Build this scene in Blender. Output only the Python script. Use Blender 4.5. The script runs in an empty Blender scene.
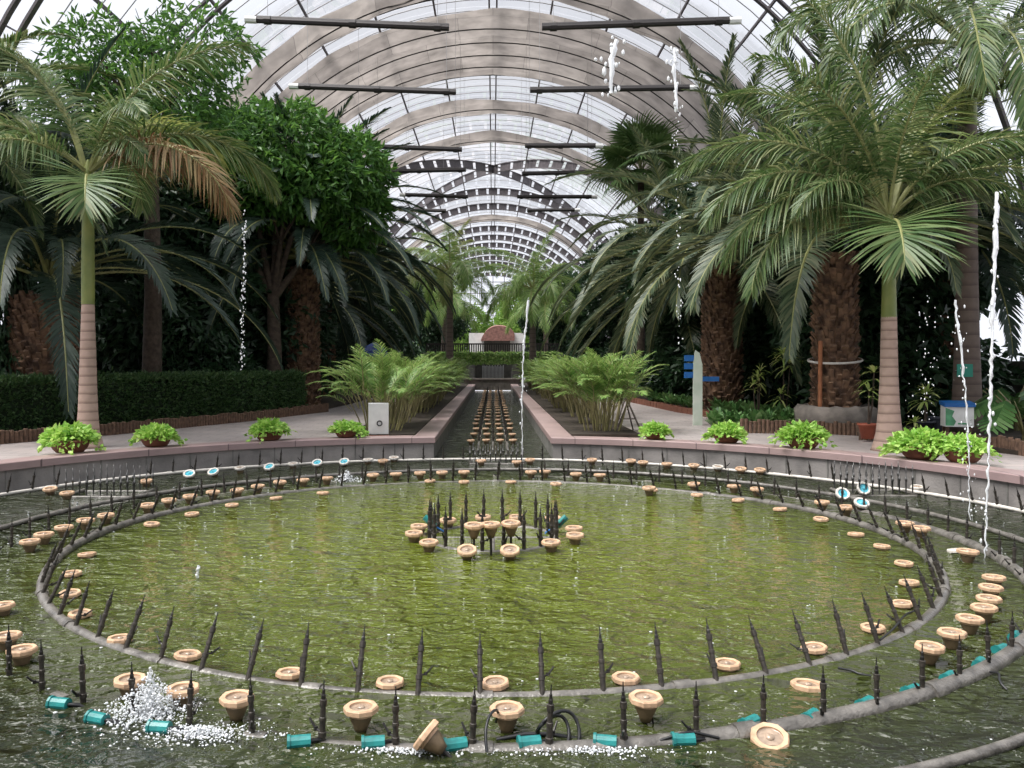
import bpy, bmesh, math, random
import numpy as np
from mathutils import Vector, Matrix

PI = math.pi
SC = bpy.context.scene
COL = SC.collection
rnd = random.Random(7)
# ------------------------------------------------------------------ camera
F, CXP, CYP, EYE = 845.0, 493.0, 361.0, 2.0          # focal length (px), vanishing point, eye height over the water
cam = bpy.data.cameras.new('camera')
cam.sensor_width = 36.0
cam.lens = F / 1024 * 36
cam.shift_x = (512 - CXP) / 1024
cam.shift_y = -(384 - CYP) / 1024
cam.clip_end = 600
camo = bpy.data.objects.new('camera', cam)
COL.objects.link(camo)
camo.location = (0, 0, EYE)
camo.rotation_euler = (PI / 2, 0, 0)
SC.camera = camo
# ------------------------------------------------------------------ light: white overcast sky + a soft sun behind thin cloud
w = bpy.data.worlds.new('overcast_sky')
SC.world = w
w.use_nodes = True
bg = w.node_tree.nodes['Background']
bg.inputs['Color'].default_value = (0.93, 0.95, 1.0, 1)
bg.inputs['Strength'].default_value = 0.95
sun = bpy.data.lights.new('sun', 'SUN')
sun.energy = 6.2
sun.angle = math.radians(42)
sun.color = (1.0, 0.96, 0.9)
suno = bpy.data.objects.new('sun', sun)
COL.objects.link(suno)
suno.rotation_euler = Vector((0.50, 0.22, -1.0)).to_track_quat('-Z', 'Y').to_euler()
SC.view_settings.view_transform = 'Standard'
SC.view_settings.look = 'None'
SC.view_settings.gamma = 1
SC.view_settings.use_curve_mapping = False
SC.view_settings.exposure = 0.55
SC.cycles.max_bounces = 10
SC.cycles.diffuse_bounces = 4
SC.cycles.glossy_bounces = 4
SC.cycles.transparent_max_bounces = 16
SC.cycles.sample_clamp_indirect = 6


def gp(u, v, z=0.0):
    """where the sight line through photo point (u, v) meets height z"""
    Y = (EYE - z) * F / (v - CYP)
    return ((u - CXP) * Y / F, Y, z)


def at(u, v, Y):
    return ((u - CXP) * Y / F, Y, EYE + (CYP - v) * Y / F)


# ------------------------------------------------------------------ materials
def nd(nt, t, **kw):
    n = nt.nodes.new(t)
    for k, v in kw.items():
        setattr(n, k, v)
    return n


def mat(name, col, rough=0.6, metal=0.0, var=0.0, scale=6.0, bump=0.0, bscale=30.0, col2=None, spec=0.5, detail=4.0):
    m = bpy.data.materials.new(name)
    m.use_nodes = True
    nt = m.node_tree
    b = nt.nodes['Principled BSDF']
    b.inputs['Roughness'].default_value = rough
    b.inputs['Metallic'].default_value = metal
    b.inputs['Specular IOR Level'].default_value = spec
    c1 = (*col, 1)
    if col2 is None:
        k = 1 - var
        col2 = tuple(x * k for x in col)
    tc = nd(nt, 'ShaderNodeTexCoord')
    n = nd(nt, 'ShaderNodeTexNoise')
    n.inputs['Scale'].default_value = scale
    n.inputs['Detail'].default_value = detail
    nt.links.new(tc.outputs['Object'], n.inputs['Vector'])
    r = nd(nt, 'ShaderNodeValToRGB')
    r.color_ramp.elements[0].position = 0.35
    r.color_ramp.elements[1].position = 0.65
    r.color_ramp.elements[0].color = (*col2, 1)
    r.color_ramp.elements[1].color = c1
    nt.links.new(n.outputs['Fac'], r.inputs['Fac'])
    nt.links.new(r.outputs['Color'], b.inputs['Base Color'])
    if bump:
        n2 = nd(nt, 'ShaderNodeTexNoise')
        n2.inputs['Scale'].default_value = bscale
        nt.links.new(tc.outputs['Object'], n2.inputs['Vector'])
        bp = nd(nt, 'ShaderNodeBump')
        bp.inputs['Strength'].default_value = bump
        bp.inputs['Distance'].default_value = 0.02
        nt.links.new(n2.outputs['Fac'], bp.inputs['Height'])
        nt.links.new(bp.outputs['Normal'], b.inputs['Normal'])
    return m


def leafmat(name, cols, rough=0.42, transl=0.22, tcol=None):
    """leaves: each leaf (mesh island) takes its own tone; thin enough to let some light through"""
    m = bpy.data.materials.new(name)
    m.use_nodes = True
    nt = m.node_tree
    b = nt.nodes['Principled BSDF']
    out = nt.nodes['Material Output']
    b.inputs['Roughness'].default_value = rough
    b.inputs['Specular IOR Level'].default_value = 0.4
    g = nd(nt, 'ShaderNodeNewGeometry')
    r = nd(nt, 'ShaderNodeValToRGB')
    e = r.color_ramp.elements
    e[0].color = (*cols[0], 1)
    e[1].color = (*cols[-1], 1)
    for i, c in enumerate(cols[1:-1]):
        x = e.new((i + 1) / (len(cols) - 1))
        x.color = (*c, 1)
    nt.links.new(g.outputs['Random Per Island'], r.inputs['Fac'])
    nt.links.new(r.outputs['Color'], b.inputs['Base Color'])
    t = nd(nt, 'ShaderNodeBsdfTranslucent')
    hs = nd(nt, 'ShaderNodeHueSaturation')
    hs.inputs['Value'].default_value = 1.6
    hs.inputs['Hue'].default_value = 0.48
    nt.links.new(r.outputs['Color'], hs.inputs['Color'])
    nt.links.new(hs.outputs['Color'], t.inputs['Color'])
    mx = nd(nt, 'ShaderNodeMixShader')
    mx.inputs['Fac'].default_value = transl
    nt.links.new(b.outputs[0], mx.inputs[1])
    nt.links.new(t.outputs[0], mx.inputs[2])
    nt.links.new(mx.outputs[0], out.inputs['Surface'])
    return m


def water_mat():
    m = bpy.data.materials.new('pool_water')
    m.use_nodes = True
    nt = m.node_tree
    b = nt.nodes['Principled BSDF']
    b.inputs['Roughness'].default_value = 0.04
    b.inputs['IOR'].default_value = 1.33
    tc = nd(nt, 'ShaderNodeTexCoord')
    # bright olive in the middle inside the inner ring, darker towards the rim and canal
    sub = nd(nt, 'ShaderNodeVectorMath', operation='DISTANCE')
    sub.inputs[1].default_value = (0.0, 9.57, 0.0)
    nt.links.new(tc.outputs['Object'], sub.inputs[0])
    n = nd(nt, 'ShaderNodeTexNoise')
    n.inputs['Scale'].default_value = 0.55
    n.inputs['Detail'].default_value = 4
    nt.links.new(tc.outputs['Object'], n.inputs['Vector'])
    ma = nd(nt, 'ShaderNodeMath', operation='MULTIPLY_ADD')
    ma.inputs[1].default_value = 1.6
    nt.links.new(n.outputs['Fac'], ma.inputs[0])
    nt.links.new(sub.outputs['Value'], ma.inputs[2])
    mr = nd(nt, 'ShaderNodeMapRange')
    mr.inputs['From Min'].default_value = 3.0
    mr.inputs['From Max'].default_value = 6.5
    nt.links.new(ma.outputs[0], mr.inputs['Value'])
    r = nd(nt, 'ShaderNodeValToRGB')
    e = r.color_ramp.elements
    e[0].position, e[1].position = 0.0, 1.0
    e[0].color = (0.090, 0.112, 0.010, 1)
    e[1].color = (0.022, 0.027, 0.012, 1)
    x_ = e.new(0.5)
    x_.color = (0.064, 0.082, 0.011, 1)
    nt.links.new(mr.outputs['Result'], r.inputs['Fac'])
    nt.links.new(r.outputs['Color'], b.inputs['Base Color'])
    hs = []
    for sc_, str_ in (((4.2, 5.6, 1), 1.0), ((10, 13, 1), 0.40), ((1.3, 1.8, 1), 1.3)):
        mp = nd(nt, 'ShaderNodeMapping')
        mp.inputs['Scale'].default_value = sc_
        mp.inputs['Rotation'].default_value = (0, 0, 0.2 * len(hs) - 0.15)
        nt.links.new(tc.outputs['Object'], mp.inputs['Vector'])
        k = nd(nt, 'ShaderNodeTexNoise')
        k.inputs['Scale'].default_value = 1.0
        k.inputs['Detail'].default_value = 2.0
        k.inputs['Distortion'].default_value = 0.6
        nt.links.new(mp.outputs['Vector'], k.inputs['Vector'])
        mu = nd(nt, 'ShaderNodeMath', operation='MULTIPLY')
        mu.inputs[1].default_value = str_
        nt.links.new(k.outputs['Fac'], mu.inputs[0])
        hs.append(mu)
    a = nd(nt, 'ShaderNodeMath', operation='ADD')
    nt.links.new(hs[0].outputs[0], a.inputs[0])
    nt.links.new(hs[1].outputs[0], a.inputs[1])
    a2 = nd(nt, 'ShaderNodeMath', operation='ADD')
    nt.links.new(a.outputs[0], a2.inputs[0])
    nt.links.new(hs[2].outputs[0], a2.inputs[1])
    bp = nd(nt, 'ShaderNodeBump')
    bp.inputs['Strength'].default_value = 1.0
    bp.inputs['Distance'].default_value = 0.19
    nt.links.new(a2.outputs[0], bp.inputs['Height'])
    nt.links.new(bp.outputs['Normal'], b.inputs['Normal'])
    return m


def paving_mat(name, c1, c2, mortar, sx, sy, rough=0.5):
    m = mat(name, c1, rough)
    nt = m.node_tree
    b = nt.nodes['Principled BSDF']
    tc = nd(nt, 'ShaderNodeTexCoord')
    br = nd(nt, 'ShaderNodeTexBrick')
    br.inputs['Color1'].default_value = (*c1, 1)
    br.inputs['Color2'].default_value = (*c2, 1)
    br.inputs['Mortar'].default_value = (*mortar, 1)
    br.inputs['Scale'].default_value = 1.0
    br.inputs['Mortar Size'].default_value = 0.008
    br.inputs['Brick Width'].default_value = sx
    br.inputs['Row Height'].default_value = sy
    nt.links.new(tc.outputs['Object'], br.inputs['Vector'])
    n = nd(nt, 'ShaderNodeTexNoise')
    n.inputs['Scale'].default_value = 1.3
    n.inputs['Detail'].default_value = 5
    nt.links.new(tc.outputs['Object'], n.inputs['Vector'])
    mx = nd(nt, 'ShaderNodeMix', data_type='RGBA', blend_type='MULTIPLY')
    mx.inputs['Factor'].default_value = 0.5
    nt.links.new(br.outputs['Color'], mx.inputs['A'])
    nt.links.new(n.outputs['Fac'], mx.inputs['B'])
    nt.links.new(mx.outputs['Result'], b.inputs['Base Color'])
    return m


def glass_mat():
    m = bpy.data.materials.new('roof_glass')
    m.use_nodes = True
    nt = m.node_tree
    out = nt.nodes['Material Output']
    nt.nodes.remove(nt.nodes['Principled BSDF'])
    t = nd(nt, 'ShaderNodeBsdfTransparent')
    t.inputs['Color'].default_value = (0.80, 0.81, 0.84, 1)
    gl = nd(nt, 'ShaderNodeBsdfGlossy')
    gl.inputs['Roughness'].default_value = 0.05
    lw = nd(nt, 'ShaderNodeLayerWeight')
    lw.inputs['Blend'].default_value = 0.1
    ml = nd(nt, 'ShaderNodeMath', operation='MULTIPLY')
    ml.inputs[1].default_value = 0.35
    nt.links.new(lw.outputs['Fresnel'], ml.inputs[0])
    mx = nd(nt, 'ShaderNodeMixShader')
    nt.links.new(ml.outputs[0], mx.inputs['Fac'])
    nt.links.new(t.outputs[0], mx.inputs[1])
    nt.links.new(gl.outputs[0], mx.inputs[2])
    nt.links.new(mx.outputs[0], out.inputs['Surface'])
    return m


def cloth_mat():
    """thin grey-brown shade cloth in sewn widths: part diffuse, part letting light through"""
    m = bpy.data.materials.new('shade_cloth')
    m.use_nodes = True
    nt = m.node_tree
    b = nt.nodes['Principled BSDF']
    b.inputs['Roughness'].default_value = 0.9
    out = nt.nodes['Material Output']
    tc = nd(nt, 'ShaderNodeTexCoord')
    br = nd(nt, 'ShaderNodeTexBrick')
    br.inputs['Color1'].default_value = (0.27, 0.243, 0.222, 1)
    br.inputs['Color2'].default_value = (0.19, 0.17, 0.157, 1)
    br.inputs['Mortar'].default_value = (0.10, 0.09, 0.085, 1)
    br.inputs['Mortar Size'].default_value = 0.008
    br.inputs['Scale'].default_value = 1.0
    br.inputs['Brick Width'].default_value = 3.1
    br.inputs['Row Height'].default_value = 2.3
    nt.links.new(tc.outputs['Object'], br.inputs['Vector'])
    n = nd(nt, 'ShaderNodeTexNoise')
    n.inputs['Scale'].default_value = 1.1
    n.inputs['Detail'].default_value = 6
    nt.links.new(tc.outputs['Object'], n.inputs['Vector'])
    mx = nd(nt, 'ShaderNodeMix', data_type='RGBA', blend_type='OVERLAY')
    mx.inputs['Factor'].default_value = 0.7
    nt.links.new(br.outputs['Color'], mx.inputs['A'])
    nt.links.new(n.outputs['Fac'], mx.inputs['B'])
    nt.links.new(mx.outputs['Result'], b.inputs['Base Color'])
    tr = nd(nt, 'ShaderNodeBsdfTranslucent')
    nt.links.new(mx.outputs['Result'], tr.inputs['Color'])
    m1 = nd(nt, 'ShaderNodeMixShader')
    m1.inputs['Fac'].default_value = 0.65
    nt.links.new(b.outputs[0], m1.inputs[1])
    nt.links.new(tr.outputs[0], m1.inputs[2])
    nt.links.new(m1.outputs[0], out.inputs['Surface'])
    return m


def spray_mat():
    m = bpy.data.materials.new('spray_water')
    m.use_nodes = True
    b = m.node_tree.nodes['Principled BSDF']
    b.inputs['Base Color'].default_value = (0.93, 0.95, 0.97, 1)
    b.inputs['Roughness'].default_value = 0.12
    b.inputs['Transmission Weight'].default_value = 0.35
    b.inputs['IOR'].default_value = 1.33
    return m


def ringed_mat(name, c1, c2, freq):
    m = mat(name, c1, 0.75)
    nt = m.node_tree
    b = nt.nodes['Principled BSDF']
    tc = nd(nt, 'ShaderNodeTexCoord')
    wv = nd(nt, 'ShaderNodeTexWave', wave_type='BANDS', bands_direction='Z', wave_profile='SAW')
    wv.inputs['Scale'].default_value = freq
    wv.inputs['Distortion'].default_value = 0.8
    wv.inputs['Detail'].default_value = 3
    wv.inputs['Detail Scale'].default_value = 1.5
    nt.links.new(tc.outputs['Object'], wv.inputs['Vector'])
    n = nd(nt, 'ShaderNodeTexNoise')
    n.inputs['Scale'].default_value = 7
    n.inputs['Detail'].default_value = 6
    nt.links.new(tc.outputs['Object'], n.inputs['Vector'])
    r = nd(nt, 'ShaderNodeValToRGB')
    r.color_ramp.elements[0].color = (*c2, 1)
    r.color_ramp.elements[1].color = (*c1, 1)
    r.color_ramp.elements[0].position = 0.0
    r.color_ramp.elements[1].position = 0.35
    nt.links.new(wv.outputs['Fac'], r.inputs['Fac'])
    mx = nd(nt, 'ShaderNodeMix', data_type='RGBA', blend_type='MULTIPLY')
    mx.inputs['Factor'].default_value = 0.45
    nt.links.new(r.outputs['Color'], mx.inputs['A'])
    nt.links.new(n.outputs['Fac'], mx.inputs['B'])
    nt.links.new(mx.outputs['Result'], b.inputs['Base Color'])
    bp = nd(nt, 'ShaderNodeBump')
    bp.inputs['Strength'].default_value = 0.5
    bp.inputs['Distance'].default_value = 0.02
    nt.links.new(wv.outputs['Fac'], bp.inputs['Height'])
    nt.links.new(bp.outputs['Normal'], b.inputs['Normal'])
    return m


M = {
    'water': water_mat(),
    'glass': glass_mat(),
    'cloth': cloth_mat(),
    'spray': spray_mat(),
    'steel': mat('dark_roof_steel', (0.115, 0.10, 0.105), 0.6, 0.2, 0.3),
    'bar': mat('black_bar', (0.028, 0.024, 0.024), 0.5, 0.3),
    'wire': mat('wire', (0.30, 0.29, 0.29), 0.5),
    'white': mat('white_paint', (0.78, 0.78, 0.76), 0.5, var=0.12),
    'coping': paving_mat('pink_granite', (0.42, 0.30, 0.285), (0.37, 0.265, 0.26), (0.16, 0.11, 0.11), 1.1, 40.0),
    'poolwall': mat('grey_stone_wall', (0.27, 0.25, 0.235), 0.7, var=0.45, scale=2.0, bump=0.3),
    'canalwall': mat('canal_stone', (0.17, 0.165, 0.15), 0.7, var=0.4, scale=3.0, bump=0.4),
    'paving': paving_mat('paving', (0.56, 0.49, 0.46), (0.49, 0.44, 0.425), (0.25, 0.21, 0.2), 0.6, 0.3),
    'soil': mat('soil', (0.045, 0.032, 0.022), 0.95, var=0.5, scale=5, bump=0.8, bscale=14),
    'pipe': mat('wet_pipe', (0.20, 0.185, 0.165), 0.32, 0.1, 0.55, 9.0, 0.4, 40),
    'nozzle': mat('nozzle_metal', (0.030, 0.027, 0.025), 0.42, 0.4, 0.4, 30),
    'spout': mat('grey_spout_metal', (0.16, 0.155, 0.15), 0.35, 0.6, 0.5, 20),
    'brass': mat('worn_nozzle_body', (0.055, 0.046, 0.037), 0.5, 0.2, 0.6, 40),
    'cream': mat('cream_plastic', (0.64, 0.42, 0.265), 0.5, var=0.3, scale=14, spec=0.4),
    'housing': mat('lamp_housing', (0.16, 0.11, 0.06), 0.55, var=0.4, scale=20),
    'lens': mat('lamp_lens', (0.40, 0.30, 0.22), 0.12, var=0.35, scale=25),
    'whiteplastic': mat('pale_plastic', (0.66, 0.62, 0.56), 0.45, var=0.25, scale=14),
    'bluelens': mat('blue_lens', (0.10, 0.45, 0.55), 0.12, var=0.3, scale=20),
    'teal': mat('teal_plastic', (0.02, 0.23, 0.22), 0.35, var=0.4, scale=20),
    'cable': mat('black_cable', (0.012, 0.012, 0.013), 0.4),
    'terracotta': mat('terracotta', (0.20, 0.075, 0.045), 0.7, var=0.3, scale=10),
    'redpot': mat('red_pot', (0.34, 0.085, 0.045), 0.55, var=0.2, scale=10),
    'darkpot': mat('dark_pot', (0.05, 0.055, 0.075), 0.5, var=0.3),
    'log': mat('log_wood', (0.17, 0.10, 0.065), 0.85, var=0.5, scale=12, bump=0.4),
    'bark': mat('bark', (0.085, 0.062, 0.045), 0.9, var=0.5, scale=9, bump=0.8, bscale=18),
    'boss': mat('leaf_base_bark', (0.23, 0.135, 0.08), 0.9, col2=(0.06, 0.034, 0.023), scale=5, bump=0.6),
    'royaltrunk': ringed_mat('ringed_trunk', (0.53, 0.375, 0.305), (0.24, 0.155, 0.125), 1.9),
    'greytrunk': ringed_mat('grey_ringed_trunk', (0.20, 0.15, 0.125), (0.12, 0.085, 0.07), 1.2),
    'shaft': mat('crownshaft_green', (0.20, 0.22, 0.055), 0.45, col2=(0.12, 0.16, 0.035), scale=3),
    'rachis': mat('rachis', (0.26, 0.27, 0.10), 0.5, var=0.25),
    'cane': mat('areca_cane', (0.27, 0.25, 0.10), 0.5, col2=(0.16, 0.13, 0.07), scale=5),
    'stone': mat('rough_stone', (0.27, 0.235, 0.205), 0.85, var=0.5, scale=3, bump=0.8, bscale=8),
    'rope': mat('pale_strap', (0.55, 0.52, 0.48), 0.7),
    'stake': mat('orange_stake', (0.34, 0.13, 0.055), 0.7, var=0.3),
    'blue': mat('blue_sign', (0.01, 0.13, 0.42), 0.4, var=0.15),
    'navy': mat('blue_canvas', (0.012, 0.045, 0.20), 0.6, var=0.3),
    'signgreen': mat('sign_green', (0.02, 0.28, 0.20), 0.4, var=0.15),
    'signpale': mat('sign_pale', (0.52, 0.62, 0.50), 0.5, col2=(0.72, 0.76, 0.68), scale=2.5),
    'ink': mat('black_ink', (0.02, 0.02, 0.02), 0.5),
    'leafprint': mat('leaf_print', (0.12, 0.40, 0.20), 0.5, var=0.4, scale=8),
    'wood': mat('stand_wood', (0.12, 0.095, 0.08), 0.6, var=0.3),
    'roofbrown': mat('brown_thatch', (0.34, 0.17, 0.14), 0.9, var=0.45, scale=5, bump=0.7),
    'date': leafmat('date_leaf', [(0.030, 0.056, 0.028), (0.052, 0.082, 0.042), (0.088, 0.118, 0.060), (0.16, 0.17, 0.095)]),
    'datedark': leafmat('date_leaf_dark', [(0.016, 0.034, 0.024), (0.030, 0.055, 0.038), (0.052, 0.082, 0.058)], transl=0.15),
    'royal': leafmat('royal_leaf', [(0.036, 0.082, 0.022), (0.062, 0.118, 0.034), (0.11, 0.165, 0.056), (0.20, 0.22, 0.10)], transl=0.25),
    'royalgold': leafmat('royal_leaf_golden', [(0.06, 0.12, 0.025), (0.13, 0.185, 0.045), (0.22, 0.235, 0.07), (0.12, 0.18, 0.05)], transl=0.35),
    'deadleaf': leafmat('dry_leaf', [(0.13, 0.060, 0.022), (0.19, 0.115, 0.045), (0.25, 0.185, 0.085), (0.06, 0.075, 0.026)], rough=0.6, transl=0.2),
    'areca': leafmat('areca_leaf', [(0.070, 0.17, 0.035), (0.13, 0.25, 0.055), (0.21, 0.33, 0.09), (0.30, 0.36, 0.14)], transl=0.3),
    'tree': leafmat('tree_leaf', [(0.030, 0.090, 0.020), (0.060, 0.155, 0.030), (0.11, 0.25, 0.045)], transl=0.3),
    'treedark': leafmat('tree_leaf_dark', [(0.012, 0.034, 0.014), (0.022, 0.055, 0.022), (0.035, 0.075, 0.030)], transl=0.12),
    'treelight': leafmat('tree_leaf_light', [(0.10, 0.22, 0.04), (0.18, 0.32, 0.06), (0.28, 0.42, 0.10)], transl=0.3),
    'hedge': leafmat('hedge_leaf', [(0.030, 0.075, 0.024), (0.055, 0.115, 0.036), (0.10, 0.17, 0.06)], transl=0.15),
    'hedgecore': mat('hedge_shaded_core', (0.014, 0.028, 0.010), 0.95),  # very dark green standing in for the shade inside the hedge
    'pothos': leafmat('pot_plant_leaf', [(0.15, 0.34, 0.05), (0.30, 0.52, 0.10), (0.48, 0.66, 0.20)], transl=0.3),
    'bed': leafmat('bed_leaf', [(0.05, 0.13, 0.04), (0.10, 0.22, 0.065), (0.20, 0.34, 0.13)], rough=0.3, transl=0.2),
    'dracaena': leafmat('striped_leaf', [(0.20, 0.32, 0.07), (0.36, 0.46, 0.14), (0.55, 0.58, 0.25)], transl=0.3),
    'fan': leafmat('fan_leaf', [(0.06, 0.13, 0.04), (0.10, 0.18, 0.06), (0.15, 0.23, 0.085)], transl=0.25),
}


# ------------------------------------------------------------------ mesh collecting
class MB:
    def __init__(self):
        self.v, self.f, self.m, self.n = [], [], [], 0

    def raw(self, verts, faces, mi=0):
        verts = np.asarray(verts, dtype=np.float64).reshape(-1, 3)
        faces = np.asarray(faces, dtype=np.int64)
        self.v.append(verts)
        self.f.append(faces + self.n)
        self.m.append(np.full(len(faces), mi, dtype=np.int32))
        self.n += len(verts)
        return self

    def box(self, c, s, rz=0.0, mi=0, R=None):
        x, y, z = (k / 2 for k in s)
        p = np.array([(-x, -y, -z), (x, -y, -z), (x, y, -z), (-x, y, -z), (-x, -y, z), (x, -y, z), (x, y, z), (-x, y, z)])
        if R is not None:
            p = p @ np.array(R.to_3x3()).T
        elif rz:
            ca, sa = math.cos(rz), math.sin(rz)
            p = p @ np.array([(ca, sa, 0), (-sa, ca, 0), (0, 0, 1)])
        self.raw(p + np.array(c), [(0, 3, 2, 1), (4, 5, 6, 7), (0, 1, 5, 4), (1, 2, 6, 5), (2, 3, 7, 6), (3, 0, 4, 7)], mi)
        return self

    def tube(self, pts, r, seg=8, mi=0, closed=False, caps=True):
        pts = np.asarray(pts, dtype=np.float64)
        n = len(pts)
        rr = np.full(n, r) if np.isscalar(r) else np.asarray(r, dtype=np.float64)
        t = np.gradient(pts, axis=0)
        if closed:
            t = np.roll(pts, -1, 0) - np.roll(pts, 1, 0)
        t /= np.linalg.norm(t, axis=1)[:, None] + 1e-12
        ref = np.where(np.abs(t[:, 2:3]) > 0.9, np.array([[1.0, 0, 0]]), np.array([[0, 0, 1.0]]))
        if np.abs(t[:, 2]).max() > 0.9:
            ref = np.repeat(np.array([[1.0, 0.013, 0.0]]) if np.abs(t[:, 0]).max() < 0.9 else np.array([[0.0, 1.0, 0.0]]), n, 0)
        a = np.cross(t, ref)
        a /= np.linalg.norm(a, axis=1)[:, None] + 1e-12
        b = np.cross(a, t)
        th = np.arange(seg) * 2 * PI / seg
        V = pts[:, None] + rr[:, None, None] * (np.cos(th)[None, :, None] * a[:, None] + np.sin(th)[None, :, None] * b[:, None])
        F_ = []
        for i in range(n if closed else n - 1):
            j = (i + 1) % n
            for k in range(seg):
                k2 = (k + 1) % seg
                F_.append((i * seg + k, i * seg + k2, j * seg + k2, j * seg + k))
        base = self.n
        self.raw(V.reshape(-1, 3), F_, mi)
        if caps and not closed:
            for i, flip in ((0, 1), (n - 1, 0)):
                c = np.concatenate([V[i], pts[i][None]])
                self.raw(c, [((seg, (k + 1) % seg, k) if flip else (seg, k, (k + 1) % seg)) for k in range(seg)], mi)
        return self

    def lathe(self, prof, seg=16, c=(0, 0, 0), mi=0, R=None):
        p = np.array(prof, dtype=np.float64)
        th = np.arange(seg) * 2 * PI / seg
        V = np.stack([p[:, 0:1] * np.cos(th), p[:, 0:1] * np.sin(th), np.repeat(p[:, 1:2], seg, 1)], -1).reshape(-1, 3)
        if R is not None:
            V = V @ np.array(R.to_3x3()).T
        F_ = []
        for i in range(len(p) - 1):
            for k in range(seg):
                k2 = (k + 1) % seg
                F_.append((i * seg + k, i * seg + k2, (i + 1) * seg + k2, (i + 1) * seg + k))
        self.raw(V + np.array(c), F_, mi)
        return self

    def mesh(self, name, mats, smooth=False):
        me = bpy.data.meshes.new(name)
        V = np.concatenate(self.v)
        tot = np.concatenate([np.full(len(f), f.shape[1]) for f in self.f])
        loops = np.concatenate([f.reshape(-1) for f in self.f])
        me.vertices.add(len(V))
        me.vertices.foreach_set('co', V.reshape(-1).astype(np.float32))
        me.loops.add(len(loops))
        me.loops.foreach_set('vertex_index', loops.astype(np.int32))
        me.polygons.add(len(tot))
        me.polygons.foreach_set('loop_start', np.concatenate([[0], np.cumsum(tot)[:-1]]).astype(np.int32))
        mats = mats if isinstance(mats, (list, tuple)) else [mats]
        for m in mats:
            me.materials.append(m)
        me.polygons.foreach_set('material_index', np.concatenate(self.m))
        me.polygons.foreach_set('use_smooth', np.full(len(tot), bool(smooth)))
        me.update(calc_edges=True)
        return me


def link(name, me, parent=None, loc=None, rz=0.0):
    o = bpy.data.objects.new(name, me)
    COL.objects.link(o)
    if parent is not None:
        o.parent = parent
    if loc is not None:
        o.location = loc
    if rz:
        o.rotation_euler = (0, 0, rz)
    return o


def obj(name, mb, mats, parent=None, smooth=False, loc=None):
    return link(name, mb.mesh(name, mats, smooth), parent, loc)


def tag(o, label, cat, group=None, kind=None):
    o['label'] = label
    o['category'] = cat
    if group:
        o['group'] = group
    if kind:
        o['kind'] = kind
    return o


def thing(name, label, cat, loc=(0, 0, 0), rz=0.0, group=None):
    o = bpy.data.objects.new(name, None)
    COL.objects.link(o)
    o.location = loc
    o.rotation_euler = (0, 0, rz)
    o.empty_display_size = 0.1
    return tag(o, label, cat, group)


def struct(name, mb, m, smooth=False):
    o = obj(name, mb, m, None, smooth)
    o['kind'] = 'structure'
    return o


def dup(root, loc, rz=0.0, label=None, group=None):
    r = root.copy()
    COL.objects.link(r)
    r.location = loc
    r.rotation_euler = (0, 0, rz)
    if label:
        r['label'] = label
    if group:
        r['group'] = group
    for ch in list(root.children):
        c = ch.copy()
        COL.objects.link(c)
        c.parent = r
        for g in ch.children:
            d = g.copy()
            COL.objects.link(d)
            d.parent = c
    return r


_T = ['', 'first', 'second', 'third', 'fourth', 'fifth', 'sixth', 'seventh', 'eighth', 'ninth', 'tenth', 'eleventh', 'twelfth', 'thirteenth',
      'fourteenth', 'fifteenth', 'sixteenth', 'seventeenth', 'eighteenth', 'nineteenth']


def nth(n):
    if n < 20:
        return _T[n]
    t = {2: 'twent', 3: 'thirt', 4: 'fort', 5: 'fift', 6: 'sixt', 7: 'sevent'}[n // 10]
    return t + 'ieth' if n % 10 == 0 else t + 'y-' + _T[n % 10]


# ================================================================== THE SETTING
PC = (-0.40, 9.47)            # centre of the pool wall
PR = 7.80                     # its inner radius at the coping's front edge
RC = (0.0, 9.57)              # centre of the pipe rings
CW = 1.18                     # half width of the canal
CO = 1.63                     # outer edge of the canal coping
CEND = 57.0
ZC = 0.45                     # coping top
ZP = 0.39                     # paving


def arc_y(x, R, c=PC):
    return c[1] + math.sqrt(R * R - (x - c[0]) ** 2)


def arc(R, x_from_side, n=90, c=PC):
    """points from the canal mouth round one side to the near point of the pool (side -1 left, +1 right)"""
    s, x0 = x_from_side
    a0 = math.asin((x0 - c[0]) / R)
    out = []
    for i in range(n + 1):
        a = a0 + (s * PI - a0) * i / n
        out.append((c[0] + R * math.sin(a), c[1] + R * math.cos(a)))
    return out


# water: one surface for the pool and the canal
mb = MB()
cir = [(PC[0] + (PR + 0.05) * math.sin(2 * PI * i / 160), PC[1] + (PR + 0.05) * math.cos(2 * PI * i / 160), 0.0) for i in range(160)]
mb.raw([(PC[0], PC[1], 0.0)] + cir, [(0, (i + 1) % 160 + 1, i + 1) for i in range(160)])
yc = arc_y(0, PR + 0.05) - 0.15
mb.raw([(-CW - 0.03, yc, 0), (CW + 0.03, yc, 0), (CW + 0.03, CEND, 0), (-CW - 0.03, CEND, 0)], [(0, 1, 2, 3)])
wo = link('water', mb.mesh('water', M['water']))
tag(wo, 'murky olive green rippling water filling the round pool and canal', 'water', kind='stuff')

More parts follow.
